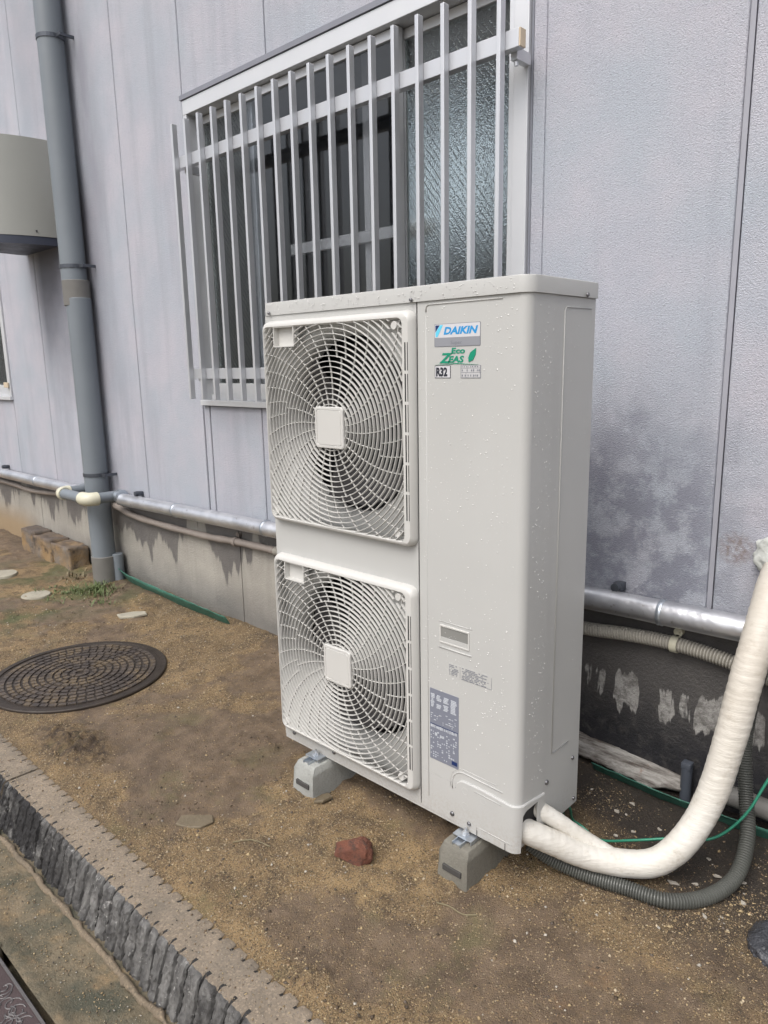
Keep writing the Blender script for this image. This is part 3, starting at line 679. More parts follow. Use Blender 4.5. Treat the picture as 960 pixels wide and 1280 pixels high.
# fan panel with two round openings and their bell mouths
fp = MB(); HC = [(.306, 1.200, .84, Z1), (.306, .475, Z0, .84)]
for (cx, cz, za, zb) in HC:
    n = 96; ro = .262; angs = [2*PI*k/n for k in range(n)]; outer = []
    for a in angs:
        ca, sa = math.cos(a), math.sin(a); x0, x1 = 0-cx, .612-cx; z0, z1 = za-cz, zb-cz
        tx = (x1/ca if ca > 1e-9 else x0/ca if ca < -1e-9 else 1e9); tz = (z1/sa if sa > 1e-9 else z0/sa if sa < -1e-9 else 1e9)
        tt = min(tx, tz); outer.append((cx+ca*tt, cz+sa*tt))
    for cxx, czz in ((0, za), (0, zb), (.612, za), (.612, zb)):   # snap nearest to the corners
        j = min(range(n), key=lambda k: (outer[k][0]-cxx)**2+(outer[k][1]-czz)**2); outer[j] = (cxx, czz)
    prof = [(1.13, 0), (1.08, .004), (1.04, .012), (1.01, .024), (.99, .040), (.99, .075)]
    vs = [(x, .024, z) for x, z in outer]
    for s_, d in prof: vs += [(cx+ro*s_*math.cos(a), d+.024, cz+ro*s_*math.sin(a)) for a in angs]
    fs = [(r_*n+k, r_*n+(k+1) % n, (r_+1)*n+(k+1) % n, (r_+1)*n+k) for r_ in range(len(prof)) for k in range(n)]
    fp.add(vs, fs)
fp.box(0, .612, 0, .003, 1.499, Z1).box(0, .612, 0, .003, .774, .902).box(0, .612, 0, .003, Z0, .178).box(0, .018, 0, .003, .1785, .7735).box(0, .018, 0, .003, .9025, 1.4985).box(.600, .612, 0, .003, .1785, .7735).box(.600, .612, 0, .003, .9025, 1.4985)
fp.box(0, .003, .0035, .05, Z0+.001, Z1-.001)
fp.build('fan_panel', M_unit, U, smooth=30)
# service panel wrapping the corner; its lower corner is the separate piping cover
ou = corner_path(.001); inn = corner_path(-.003)
wall_strip(ou, .2455, Z1, .003, inn).build('service_panel', M_unit, U, smooth=30)
MB().box(.617, .745, -.001, .003, Z0, .245).build('lower_panel', M_unit, U)
for (a, b, y_) in ((.614, .6165, .004),): MB().box(a, b, .003, .006, Z0, Z1).build('panel_gap', M_dark, U)
side = MB().box(UW-.004, UW-.0005, .119, UD, Z0, Z1, .001)
sp = side.build('side_panel', M_unit, U)
MB().box(0, UW-.006, UD-.006, UD-.001, Z0, Z1).build('back_panel', M_unit, U)
MB().box(0.0005, .004, .05, UD-.007, Z0, Z1).build('left_panel', M_coil, U)
MB().box(.006, UW-.008, .004, UD-.008, Z0-.004, Z0+.012).box(.0, UW-.1, .0015, .004, Z0-.012, Z0+.002).build('base_pan', M_unit, U)
MB().box(.008, .60, .20, .225, Z0+.02, Z1-.02).build('heat_exchanger', M_coil, U)
MB().box(.602, .608, .012, UD-.008, Z0+.02, Z1-.01).box(.008, .6, .09, .198, .832, .846).build('partition_plate', M_dark, U)
# embossed lines pressed in the panels
def ridge(pts, r=.0016, par=None, nm='pressed_rib'):
    MB().tube(pts, r, 6).build(nm, M_unit, par or U, smooth=True)
ridge([(.645, -.0012, 1.500), (.645, -.0012, 1.512), (.652, -.0012, 1.517), (.872, -.0012, 1.517)], .0022)
ridge([(.644, -.0008, .17), (.644, -.0008, 1.49)], .0010)
ridge([(UW+.0002, .285, 1.500), (UW+.0002, .165, 1.500), (UW+.0002, .157, 1.492), (UW+.0002, .157, .345), (UW+.0002, .245, .345)], .0018)
ridge([(.646, -.0012, .70+.004), (.646, -.0012, .70)], .001) if 0 else None
# lid
lp = []
r_ = .028; off = .007
for (cx, cy, a0) in ((UW-r_, r_, -90), (UW-.01, UD-.004, 0), (.01, UD-.004, 90), (.012, .012, 180)):
    rr = r_+off if a0 == -90 else .012+off-.004
    for k in range(7): a = R(a0+90*k/6); lp.append((cx+rr*math.cos(a), cy+rr*math.sin(a)))
n = len(lp); cxm, cym = .47, .155
lev = [(1.0, 1.5255), (1.0, 1.528), (1.0, 1.559), (.995, 1.5625), (.985, 1.5635)]
vs = []
for s_, z in lev: vs += [(cxm+(x-cxm)*(1-(1-s_)*.35), cym+(y-cym)*s_, z) for x, y in lp]
fs = [(r0*n+k, r0*n+(k+1) % n, (r0+1)*n+(k+1) % n, (r0+1)*n+k) for r0 in range(len(lev)-1) for k in range(n)]+[tuple(range(n-1, -1, -1)), tuple((len(lev)-1)*n+k for k in range(n))]
lid = MB().add(vs, fs).build('top_lid', M_unit, U, smooth=35)
def screw(x, y, z, ax_='y', par=U, r=.0055):
    MB().lathe((x, y, z), [(r*1.3, 0), (r*1.3, -.0015 if ax_ == 'y' else .0015), (r, -.004 if ax_ == 'y' else .004), (r*.6, -.005 if ax_ == 'y' else .005)], 10, ax_).build('screw', M_screw, par, smooth=40)
for (x, z) in ((.030, 1.532), (.602, 1.531)): screw(x, -.0075, z, 'y', lid, .004)
screw(UW+.0075, .248, 1.531, 'x', lid, .0045)
for (x, z) in ((.048, .150), (.246, .152), (.728, .150)): screw(x, -.001, z)
screw(UW, .135, .270, 'x'); screw(UW, .272, .283, 'x', U, .0045); screw(UW, .286, .150, 'x', U, .004)
# fans behind the openings
for (cx, cz, _, _) in HC:
    f = MB().lathe((cx, 0, cz), [(.001, .045), (.05, .047), (.062, .055), (.064, .12)], 24, 'y', caps=False).build('fan', M_fan, U, smooth=40)
    for b in range(3):
        m = MB(); vs = []; fs = []; nr, na = 9, 10
        for i in range(nr):
            r0 = .058+(.238-.058)*i/(nr-1)
            for j in range(na):
                u = j/(na-1); span = R(46+38*(i/(nr-1))); a = R(120*b+20)+span*(u-.5)+R(28)*(i/(nr-1))
                y = .058+.055*u+.012*math.sin(PI*u)-.01*(i/(nr-1)); vs.append((cx+r0*math.cos(a), y, cz+r0*math.sin(a)))
        fs = [(i*na+j, i*na+j+1, (i+1)*na+j+1, (i+1)*na+j) for i in range(nr-1) for j in range(na-1)]
        vs2 = [(x, y+.003, z) for x, y, z in vs]; k = len(vs)
        m.add(vs+vs2, fs+[tuple(q+k for q in f_[::-1]) for f_ in fs]); m.build('blade', M_fan, f, smooth=40)
# grilles
def grille(cx, cz, zlo, zhi):
    m = MB(); X0, X1 = .008, .613; yf = -.026
    # frame: outer skirt and rolled border around the opening
    levels = [((X0, X1, zlo, zhi), .026, -.0005), ((X0+.001, X1-.001, zlo+.001, zhi-.001), .026, -.012), ((X0+.004, X1-.005, zlo+.004, zhi-.005), .025, -.022),
              ((X0+.009, X1-.008, zlo+.009, zhi-.011), .022, yf), ((X0+.012, .586, zlo+.013, zhi-.018), .018, yf-.0005), ((X0+.014, .584, zlo+.015, zhi-.021), .016, yf+.004), ((X0+.015, .583, zlo+.016, zhi-.022), .016, yf+.018)]
    vs = []; N = 0
    for (q, rr, y) in levels:
        p = rrect(*q, rr, 5); N = len(p); vs += [(x, y, z) for x, z in p]
    m.add(vs, [(l*N+k, l*N+(k+1) % N, (l+1)*N+(k+1) % N, (l+1)*N+k) for l in range(len(levels)-1) for k in range(N)])
    ox0, ox1, oz0, oz1 = X0+.012, .585, zlo+.013, zhi-.019
    hx0, hx1, hz0, hz1 = .066, .160, zhi-.078, zhi-.018      # hand recess
    bx = .059
    def inside(x, z, bosses=True):
        if not (ox0 < x < ox1 and oz0 < z < oz1): return False
        if hx0 < x < hx1 and hz0 < z < hz1: return False
        if x > ox1-.045 and z > oz1-.035 and x < ox1-.018: return False
        return max(abs(x-cx), abs(z-cz)) > bx-.004
    def run(pts, w_, d_, y0):
        if len(pts) < 2: return
        k = len(pts); vs = []
        for i, p in enumerate(pts):
            a = pts[max(0, i-1)]; b = pts[min(k-1, i+1)]; t_ = Vector((b[0]-a[0], b[1]-a[1])).normalized(); nx, nz = -t_.y*w_/2, t_.x*w_/2
            vs += [(p[0]+nx, y0+.001, p[1]+nz), (p[0]+nx*.7, y0, p[1]+nz*.7), (p[0]-nx*.7, y0, p[1]-nz*.7), (p[0]-nx, y0+.001, p[1]-nz), (p[0]-nx*.6, y0+d_, p[1]-nz*.6), (p[0]+nx*.6, y0+d_, p[1]+nz*.6)]
        m.add(vs, [(i*6+j, i*6+(j+1) % 6, (i+1)*6+(j+1) % 6, (i+1)*6+j) for i in range(k-1) for j in range(6)]+[(0, 1, 2, 3, 4, 5), tuple((k-1)*6+j for j in (5, 4, 3, 2, 1, 0))])
    def runs(pts, w_, d_, y0):
        cur = []
        for p in pts:
            if inside(*p): cur.append(p)
            else: run(cur, w_, d_, y0); cur = []
        run(cur, w_, d_, y0)
    r = .066; 
    while r < .455:
        N_ = max(60, int(r*900)); st = .25*PI
        pts = [(cx+r*math.cos(st+2*PI*k/N_), cz+r*math.sin(st+2*PI*k/N_)) for k in range(N_+1)]
        runs(pts, .0021, .0095, yf+.0005); r += .0150
    def sp(t0, ra, rb): 
        return [(cx+q*math.cos(t0+R(20)*((q-.06)/.28)**1.25), cz+q*math.sin(t0+R(20)*((q-.06)/.28)**1.25)) for q in np.arange(ra, rb, .006)]
    for k in range(24): runs(sp(R(7+15*k), .048, .205), .0020, .005, yf+.0035)
    for k in range(36): runs(sp(R(2+10*k), .198, .46), .0020, .005, yf+.0035)
    g_ = m.build('fan_grille', M_grille, U, smooth=35)
    # centre badge
    b = MB(); lv = [(bx, .010, yf+.006), (bx, .010, yf-.003), (bx-.002, .009, yf-.005), (bx-.008, .006, yf-.0052), (bx-.009, .006, yf-.0030), (bx-.011, .006, yf-.0050)]
    vs = []
    for (h, rr, y) in lv: p = rrect(cx-h, cx+h, cz-h, cz+h, rr, 4); N = len(p); vs += [(x, y, z) for x, z in p]
    b.add(vs, [(l*N+k, l*N+(k+1) % N, (l+1)*N+(k+1) % N, (l+1)*N+k) for l in range(len(lv)-1) for k in range(N)]+[tuple((len(lv)-1)*N+k for k in range(N))])
    b.build('centre_badge', M_grille, g_)
    # hand recess: small open box
    h = MB(); t_ = .003; yb = yf+.022
    h.box(hx0, hx1, yf+.001, yb, hz1-t_, hz1).box(hx0, hx1, yf+.001, yb, hz0, hz0+t_).box(hx0, hx0+t_, yf+.0012, yb, hz0+t_, hz1-t_).box(hx1-t_, hx1, yf+.0012, yb, hz0+t_, hz1-t_).box(hx0+t_, hx1-t_, yb-.002, yb-.0005, hz0+t_, hz1-t_)
    h.build('hand_recess', M_grille, g_)
    # vent slots down the right border: dark inlays in short lengths
    s = MB(); zz = zlo+.075; 
    for k in range(6):
        za, zb = zz+k*.078, zz+k*.078+.070
        s.box(.5940, .5980, yf-.0008, yf+.003, za, zb); s.box(.6030, .6050, yf-.0008, yf+.003, za, zb)
    s.build('slot', M_dark, g_)
    for (bxx, bz) in ((ox0+.022, oz0+.02), (ox1-.03, oz0+.02), (ox1-.031, oz1-.018)):
        MB().lathe((bxx, 0, bz), [(.010, yf+.004), (.0115, yf+.006), (.0115, -.001)], 12, 'y').build('screw_boss', M_grille, g_, smooth=40)
    return g_
grille(.306, 1.200, .893, 1.508); grille(.306, .475, .168, .783)
# handle pocket of the service panel
hp = MB(); a, b, c, d = .690, .780, .649, .690
hp.box(a-.004, b+.004, -.0035, .0, d, d+.005, .001).box(a-.004, b+.004, -.0035, .0, c-.005, c, .001).box(a-.004, a, -.0034, .0, c, d, .0005).box(b, b+.004, -.0034, .0, c, d, .0005)
hpo = hp.build('handle_pocket', M_grille, U)
MB().box(a, b, -.0012, -.0008, c, d).build('pocket_shade_sheet', simple('shaded_pocket', (.22, .22, .21), .6), hpo)  # flat dark sheet painted as the shade of the pocket
MB().prism([(a, c), (b, c), (b, c+.012), (a, c+.012)], -.0028, -.0012).build('pocket_lip', M_unit, hpo)
ridge([(.682, -.0012, .631), (.790, -.0012, .631)], .0022); ridge([(.682, -.001, .704), (.790, -.001, .704)], .0012)
# piping cover at the lower corner, open to the side where the pipes leave
pc = MB(); cpts = []
def cover_pts(o):
    rr = .024; out = [(.741+.177*k/26, -o) for k in range(27)]
    out += [(UW-rr+(rr+o)*math.cos(R(-90+90*k/10)), rr+(rr+o)*math.sin(R(-90+90*k/10))) for k in range(1, 11)]
    return out+[(UW+o, .024+.094*k/14) for k in range(1, 15)]
A, B = cover_pts(.0065), cover_pts(.0012); vs = []
for (x, y), (u, v) in zip(A, B):
    q = min(1, (x-.741)/.032); zt_ = .236+.032*math.sqrt(max(0, 1-(1-q)**2))
    zt_ -= .007*sm(.82, .93, x) + .011*sm(.02, .118, y)
    zb_ = Z0-.004 if y < .0105 else (.2415 if y < .086 else Z0-.001)
    if .0105 <= y < .03: zb_ = .2415-.018*(1-(y-.0105)/.0195)**2
    if .086 <= y < .090: zb_ = .225
    vs += [(x, y, zb_), (x, y, zt_-.003), (x+(u-x)*.35, y+(v-y)*.35, zt_), (u, v, zt_), (u, v, zb_)]
n_ = len(A); pc.add(vs, [(i*5+k, i*5+(k+1) % 5, (i+1)*5+(k+1) % 5, (i+1)*5+k) for i in range(n_-1) for k in range(5)]+[(0, 1, 2, 3, 4), tuple((n_-1)*5+k for k in (4, 3, 2, 1, 0))])
pcv = pc.build('piping_cover', M_unit, U, smooth=30)
arcr = lambda x0, zt0, rr, x1, z1: [(x0, -.0009, zt0-rr-.02)]+[(x0+rr-rr*math.cos(R(a)), -.0009, zt0-rr+rr*math.sin(R(a))) for a in range(0, 91, 15)]+[(x1, -.0009, z1)]
ridge(arcr(.728, .289, .040, .892, .284), .0019, pcv); ridge(arcr(.722, .299, .046, .874, .297), .0009, pcv)
ridge([(.808, -.0066, .254), (.892, -.0066, .250)], .0013, pcv)
ridge([(.815, -.0066, .135), (.815, -.0066, .152), (.925, -.0066, .150)], .0012, pcv); MB().box(.7385, .7405, -.0022, .001, Z0, .236).build('side_slit', M_dark, pcv)
for (cx, cz, rr) in ((.775, .240, .011), (.775, .195, .012), (.835, .236, .010)):
    MB().lathe((cx, 0, cz), [(rr, -.0064), (rr-.0012, -.0071), (rr-.0024, -.0064)], 18, 'y', caps=False).build('knockout_ring', M_unit, pcv, smooth=True)
MB().box(.815, .8165, -.0075, -.004, Z0-.003, Z0+.012).box(.905, .9065, -.0075, -.004, Z0-.003, Z0+.016).build('cut_slit', M_dark, pcv)
MB().box(.75, UW-.008, .02, .1, Z0+.015, .245).build('inner_duct', M_dark, pcv)
screw(.790, -.0065, .150, 'y', pcv, .005)
# labels with their print
FONT = None
def text(s, x, z, h, mat, par, y, sx=1, shear=0, bold=0, nm='lettering'):
    cu = bpy.data.curves.new('t', 'FONT'); cu.body = s; cu.size = h*1.39; cu.shear = shear; cu.offset = bold*h; cu.resolution_u = 3
    o = bpy.data.objects.new('t', cu); COL.objects.link(o); bpy.context.view_layer.update()
    me = bpy.data.meshes.new_from_object(o); bpy.data.objects.remove(o); bpy.data.curves.remove(cu)
    vs = [(x+q.co.x*sx, y, z+q.co.y) for q in me.vertices]; fs = [tuple(p.vertices) for p in me.polygons]; bpy.data.meshes.remove(me)
    b = MB(); b.add(vs, fs); return b.build(nm, mat, par)
def plate(x0, x1, z0, z1, mat, nm, y=-.0022, par=None, r=.002):
    return MB().prism(rrect(x0, x1, z0, z1, r, 2)[::-1], y, -.0008).build(nm, mat, par or U)
YP = -.0020
br = plate(.672, .811, 1.414, 1.4685, I_mid, 'brand_label', -.0018)
plate(.6732, .8098, 1.4355, 1.4673, I_plate, 'label_field', YP, br); plate(.6735, .8095, 1.4152, 1.4352, I_grey, 'label_strip', YP, br)
text('DAIKIN', .7005, 1.4435, .0168, I_blue, br, YP-.0003, 1.27, .25, .06)
MB().prism([(.6755, 1.4655), (.689, 1.4655), (.6755, 1.449)], YP-.0003, YP-.0001).build('emblem_dark', I_navy, br)
MB().prism([(.676, 1.4375), (.682, 1.4375), (.6995, 1.4655), (.690, 1.4655), (.676, 1.4475)], YP-.0004, YP-.0001).build('emblem_light', I_lt, br)
text('Super', .722, 1.4195, .0085, I_mid, br, YP-.0003, 1.25, .1)
ez = MB().prism([(.674, 1.3705), (.74, 1.3745), (.806, 1.3700), (.74, 1.3725)], -.0022, -.0009).build('series_label', I_green, U)
text('Eco', .7235, 1.3975, .0135, I_green, ez, YP, 1.5, .1, .045); text('Z', .6895, 1.3755, .0235, I_green, ez, YP, 1.35, .25, .045)
text('EAS', .7145, 1.3765, .0150, I_green, ez, YP, 1.35, .2, .05)
MB().prism([(.7775, 1.376), (.776, 1.386), (.782, 1.399), (.7985, 1.4085), (.7975, 1.394), (.790, 1.381)], YP-.0004, -.0009).build('leaf_mark', I_green, ez)
r3 = plate(.673, .7225, 1.3385, 1.3690, I_blk, 'refrigerant_label', -.0018, None, .0006); plate(.6745, .721, 1.3398, 1.3677, I_plate, 'label_field', YP, r3, .0005)
text('R32', .6768, 1.3440, .0200, I_blk, r3, YP-.0003, .80, 0, .075)
tb = plate(.7535, .8125, 1.3385, 1.3690, I_mid, 'table_label', -.0018, None, .0006)
for (a, b, c, d) in ((.7550, .8110, 1.3625, 1.3680), (.7550, .7725, 1.3520, 1.3615), (.7735, .7915, 1.3520, 1.3615), (.7925, .8110, 1.3520, 1.3615), (.7550, .7690, 1.3400, 1.3508), (.7700, .8110, 1.3400, 1.3508)):
    plate(a, b, c, d, I_plate if False else ink('label_cell', (.50, .50, .51)), 'label_field', YP, tb, .0004)
m = MB()
random.seed(3)
for r0 in range(3):
    zz = (1.3643, 1.3545, 1.3425)[r0]; x = .757
    while x < .807:
        w_ = random.uniform(.0015, .004); m.prism([(x, zz), (x+w_, zz), (x+w_, zz+.0045-.002*(r0 == 0)), (x, zz+.0045-.002*(r0 == 0))], YP-.0004, YP-.0002); x += w_+random.uniform(.0018, .006 if r0 != 1 else .013)
m.build('fine_print', I_mid, tb)
# caution print and the blue-grey data sticker
m = MB()
def printrows(m, x0, x1, z0, z1, rows, fill=.7, hh=.55):
    for k in range(rows):
        zz = z1-(k+1)*(z1-z0)/rows; x = x0; h_ = (z1-z0)/rows*hh; xe = x1-random.random()*(x1-x0)*.3
        while x < xe:
            w_ = random.uniform(.0012, .0045); 
            if random.random() < fill: m.prism([(x, zz), (x+w_, zz), (x+w_, zz+h_), (x, zz+h_)], -.0020, -.0012)
            x += w_+.0009
cp = plate(.716, .8545, .5575, .5945, M_unit, 'caution_label', -.0014, None, .001)
printrows(m, .718, .752, .561, .592, 7); printrows(m, .760, .850, .559, .593, 8, .75)
m.box(.7535, .7541, -.0018, -.0012, .560, .592).box(.7575, .8535, -.0018, -.0012, .5582, .5588).box(.8533, .8539, -.0018, -.0012, .558, .590)
m.build('fine_print', I_mid, cp)
st = plate(.650, .7495, .292, .503, I_stick, 'data_sticker', -.0018, None, .002)
m = MB(); random.seed(11)
YS = -.0024
def blk(x0, x1, z0, z1): m.prism([(x0, z0), (x1, z0), (x1, z1), (x0, z1)], YS, -.0019)
for (x0, x1) in ((.653, .668), (.672, .692), (.697, .717), (.722, .744)):
    for k in range(9):
        if random.random() < .85: blk(x0+random.uniform(0, .004), x1-random.uniform(0, .006), .449+k*.0045, .449+k*.0045+.0032)
for k in range(6): 
    for j in range(9):
        if random.random() < .45: blk(.654+j*.0103, .654+j*.0103+random.uniform(.002, .008), .405+k*.006, .405+k*.006+.002)
for j in range(14):
    blk(.653+j*.0066, .653+j*.0066+random.uniform(.003, .006), .388+random.uniform(-.001, .001), .394+random.uniform(0, .003))
for k in range(12):
    for j in range(12):
        if random.random() < .42: blk(.653+j*.0078, .653+j*.0078+random.uniform(.002, .006), .300+k*.0068, .300+k*.0068+random.uniform(.0015, .0042))
blk(.668, .676, .366, .375); blk(.686, .700, .365, .372)
m.build('pale_print', I_stickl, st)
MB().prism([(.727, .300), (.745, .300), (.745, .311), (.727, .311)], YS-.0004, YS-.0001).box(.652, .748, YS-.0003, YS, .398, .3995).build('dark_mark', I_navy, st)
# rain drops
m = MB(); random.seed(5)
def drop(x, y, z, r, nrm):
    n_ = Vector(nrm); a = n_.orthogonal().normalized(); b = n_.cross(a); vs = []
    for (q, h) in ((1, 0), (.8, .42)): vs += [Vector((x, y, z))+(a*math.cos(k*PI/3)+b*math.sin(k*PI/3)*1.0)*r*q+n_*r*h for k in range(6)]
    vs.append(Vector((x, y, z))+n_*r*.62)
    m.add(vs, [(k, (k+1) % 6, 6+(k+1) % 6, 6+k) for k in range(6)]+[(6+k, 6+(k+1) % 6, 12) for k in range(6)])
cl = [(random.uniform(.62, .93), random.uniform(.35, 1.5)) for _ in range(26)]
for k in range(800):
    if random.random() < .5: c_ = random.choice(cl); x, z = random.gauss(c_[0], .035), random.gauss(c_[1], .04)
    else: x, z = random.uniform(.62, .93), .3+1.2*random.random()**.75
    if .62 < x < .913 and .3 < z < 1.515 and not (.66 < x < .82 and 1.33 < z < 1.48): drop(x, -.0011, z, random.choice((.0007, .0009, .0011, .0018)), (0, -1, 0))
for k in range(260): drop(UW+.0011 if (yy := random.uniform(.03, .11)) else 0, yy, .3+1.2*random.random(), random.choice((.0008, .0010, .0017)), (1, 0, 0))
for k in range(90): drop(UW+.0001, random.uniform(.125, .30), .3+1.2*random.random(), random.uniform(.0007, .0015), (1, 0, 0))
for k in range(500): drop(random.uniform(0, .93), random.uniform(.005, .3), 1.5637, random.uniform(.001, .003), (0, 0, 1))
for k in range(160): drop(random.uniform(0, .92), -.0072, random.uniform(1.53, 1.558), random.uniform(.0007, .0017), (0, -1, 0))
for k in range(60): drop(random.uniform(0, .6), -.0002, random.uniform(1.512, 1.522), random.uniform(.0007, .0014), (0, -1, 0))
dr = m.build('rain_drops', M_drop, U, smooth=True); dr['kind'] = 'stuff'

# ------------------------------------------------------------------ support blocks
def support(xc, mat, label):
    r = empty('support_block', (xc, .1, 0), label, 'concrete block', 'blocks carrying the outdoor unit')
    m = MB(); yf, yb = -.078, .36; wb, wt, H = .050, .041, .108
    sec = lambda y, f: [(xc-wb, y, -.02), (xc+wb, y, -.02), (xc+wb-.001, y+.002*f, .018), (xc+wt+.006, y+.004*f, .084), (xc+wt, y+.021*f, H), (xc-wt, y+.021*f, H), (xc-wt-.006, y+.004*f, .084), (xc-wb+.001, y+.002*f, .018)]
    a, b = sec(yf, 1), sec(yb, -1); bm = bmesh.new(); va = [bm.verts.new(p) for p in a]; vb = [bm.verts.new(p) for p in b]
    bm.faces.new(va); bm.faces.new(vb[::-1])
    for i in range(8): bm.faces.new((va[i], vb[i], vb[(i+1) % 8], va[(i+1) % 8]))
    bmesh.ops.bevel(bm, geom=list(bm.edges), offset=.004, segments=2, profile=.5, affect='EDGES'); m.bm(bm)
    o = m.build('block', mat, r, smooth=30)
    MB().box(xc-.032, xc+.030, yf-.0005, yf+.02, .033, .050, .002).build('slot_shade_inlay', simple('slot_shade', (.06, .058, .055), .9), r)  # dark inlay standing in for the shade inside a slot
    ch = MB(); z = H+.0005
    ch.box(xc-.014, xc-.0115, yf+.019, yb-.04, z-.002, z+.008).box(xc+.0115, xc+.014, yf+.019, yb-.04, z-.002, z+.008).box(xc-.0115, xc+.0115, yf+.024, yb-.04, z-.0015, z+.0015)
    ch.build('rail_channel', M_galv, r)
    MB().box(xc-.030, xc+.030, -.034, .020, z+.0085, z+.0125, .0008).box(xc+.0295, xc+.032, -.034, .020, z+.002, z+.012).build('clamp_plate', M_galv, r)
    MB().lathe((xc, -.014, 0), [(.013, z+.0127), (.013, z+.015), (.0095, z+.0151), (.0095, z+.021), (.004, z+.0215), (.004, z+.031), (.001, z+.032)], 6).build('bolt', M_bolt, r)
    return r
support(.172, M_conc_pale, 'pale concrete block under the left end of the unit')
support(.785, M_conc, 'darker grey concrete block under the right end of the unit')

# ------------------------------------------------------------------ refrigerant pipes, hose and wires
rp = empty('refrigerant_pipe', (1.1, .3, .03), 'white taped refrigerant pipe curving from the unit up to the wall', 'pipe')
def taped(pts, r, step=.0035, pitch=.024, seg=28):
    p = resample(pts, step); n = len(p); vs = []; a = Vector((0, 0, 1))
    for i in range(n):
        t_ = (p[min(i+1, n-1)]-p[max(i-1, 0)]).normalized(); a = (a-t_*a.dot(t_)).normalized(); b = t_.cross(a)
        r0 = (r[0]+(r[1]-r[0])*i/n) if hasattr(r, '__len__') else r
        r0 *= 1+.03*fbm(i*step*6, r0*10, 1, 2)
        for k in range(seg):
            th = 2*PI*k/seg; ph = (i*step/pitch-k/seg+.25*fbm(i*step*9, math.cos(th), math.sin(th), 2)) % 1
            c_ = p[i]+(a*math.cos(th)+b*math.sin(th))*0
            q = r0+(.0006+.0016*max(0, p[i].z-.12))*min(ph, (1-ph)*5)+.0007*fbm(p[i].x*30+math.cos(th), p[i].z*30+math.sin(th), p[i].y*30, 3)
            vs.append(p[i]+(a*math.cos(th)+b*math.sin(th))*q)
    fs = [(i*seg+k, i*seg+(k+1) % seg, (i+1)*seg+(k+1) % seg, (i+1)*seg+k) for i in range(n-1) for k in range(seg)]
    return MB().add(vs, fs+[tuple(range(seg-1, -1, -1)), tuple((n-1)*seg+k for k in range(seg))])
main = bez([(.86, .03, .200), (.914, .045, .172), (.975, .105, .125), (1.045, .175, .078), (1.13, .238, .062), (1.195, .285, .078), (1.245, .335, .145), (1.280, .385, .255), (1.300, .43, .40), (1.312, .48, .55), (1.318, .54, .66), (1.318, .62, .755), (1.312, .69, .79), (1.30, .78, .805)], 10)
taped(main, (.0315, .044)).build('taped_bundle', M_tape, rp, smooth=True)
taped(bez([(.865, .085, .225), (.915, .103, .208), (.96, .140, .170), (1.01, .180, .124), (1.06, .210, .090), (1.12, .232, .060)], 10), .0225).build('branch_pipe', M_tape, rp, smooth=True)
def lump(c, r, seed, sc=(1, 1, 1), sub=4, amp=.25, freq=20):
    bm = bmesh.new(); bmesh.ops.create_icosphere(bm, subdivisions=sub, radius=1)
    for v in bm.verts:
        n_ = v.co.normalized(); k = 1+amp*fbm(n_.x*freq*.1+seed, n_.y*freq*.1, n_.z*freq*.1, 4); v.co = Vector((c[0]+n_.x*r*sc[0]*k, c[1]+n_.y*r*sc[1]*k, c[2]+n_.z*r*sc[2]*k))
    return MB().bm(bm)
lump((1.30, .725, .835), .070, 3, (1.0, .55, .85), 4, .28, 16).build('putty', M_putty, rp, smooth=True)
hs_ = corrugated(bez([(.90, .12, .075), (.965, .145, .040), (1.055, .175, .022), (1.15, .20, .020), (1.245, .225, .021), (1.315, .30, .024), (1.352, .40, .045), (1.345, .50, .105), (1.308, .585, .185), (1.283, .63, .30), (1.286, .655, .44), (1.305, .67, .56), (1.33, .70, .70), (1.34, .76, .76)], 14), .0165, .0200, .0072, 14).build('drain_hose', M_hose, None, smooth=30)
tag(hs_, 'dark ribbed drain hose looping on the soil below the white pipe', 'hose')
wz = MB().tube(bez([(.93, .26, .15), (.925, .30, .10), (.915, .335, .045), (.94, .35, .024), (1.0, .345, .012), (1.09, .36, .046), (1.182, .40, .075), (1.268, .46, .084), (1.332, .50, .161), (1.372, .54, .267), (1.43, .60, .42)], 10), .0038, 8)
wz.tube(bez([(.90, .305, .13), (.895, .312, .09), (.895, .33, .04), (.915, .345, .02), (.95, .35, .014)], 8), .0016, 6)
tag(wz.build('earth_wire', M_wire, None, smooth=True), 'thin green earth wire arching beside the white pipe', 'wire')
def strip(pts, wd, name, label, mat):
    P = resample(bez(pts, 10), .012); vs = []; n = len(P)
    for i, p in enumerate(P):
        for k in range(5):
            u = (k/4-.5); vs.append((p.x, p.y-u*wd*.55, p.z+u*wd*.9+.004*fbm(p.x*14, k*.7, 2, 3)+.004*math.sin(k*3+p.x*5)))
    fs = [(i*5+k, i*5+k+1, (i+1)*5+k+1, (i+1)*5+k) for i in range(n-1) for k in range(4)]
    m = MB().add(vs, fs); o = m.build(name, mat, None, smooth=True)
    sd_ = o.modifiers.new('thick', 'SOLIDIFY'); sd_.thickness = .003; return tag(o, label, 'edging strip', 'green strips along the foot of the wall')
strip([(-2.56, .715, .05), (-2.40, .70, .035), (-2.1, .685, .030), (-1.7, .675, .030), (-1.33, .69, .012)], .12, 'edging_strip', 'green plastic strip on the soil right of the downpipe foot', M_green)
strip([(.80, .69, .010), (.95, .675, .014), (1.13, .668, .016), (1.25, .672, .018), (1.5, .68, .02)], .06, 'edging_strip', 'green plastic strip on dark soil behind the white taped pipe', M_green)
tag(MB().tube(bez([(1.185, .70, .085), (1.30, .70, .084), (1.5, .695, .08), (2.0, .69, .08)], 6), .030, 16).build('ground_pipe', M_pvc2, None, smooth=40), 'dark grey pipe lying along the wall foot at the right edge', 'pipe')
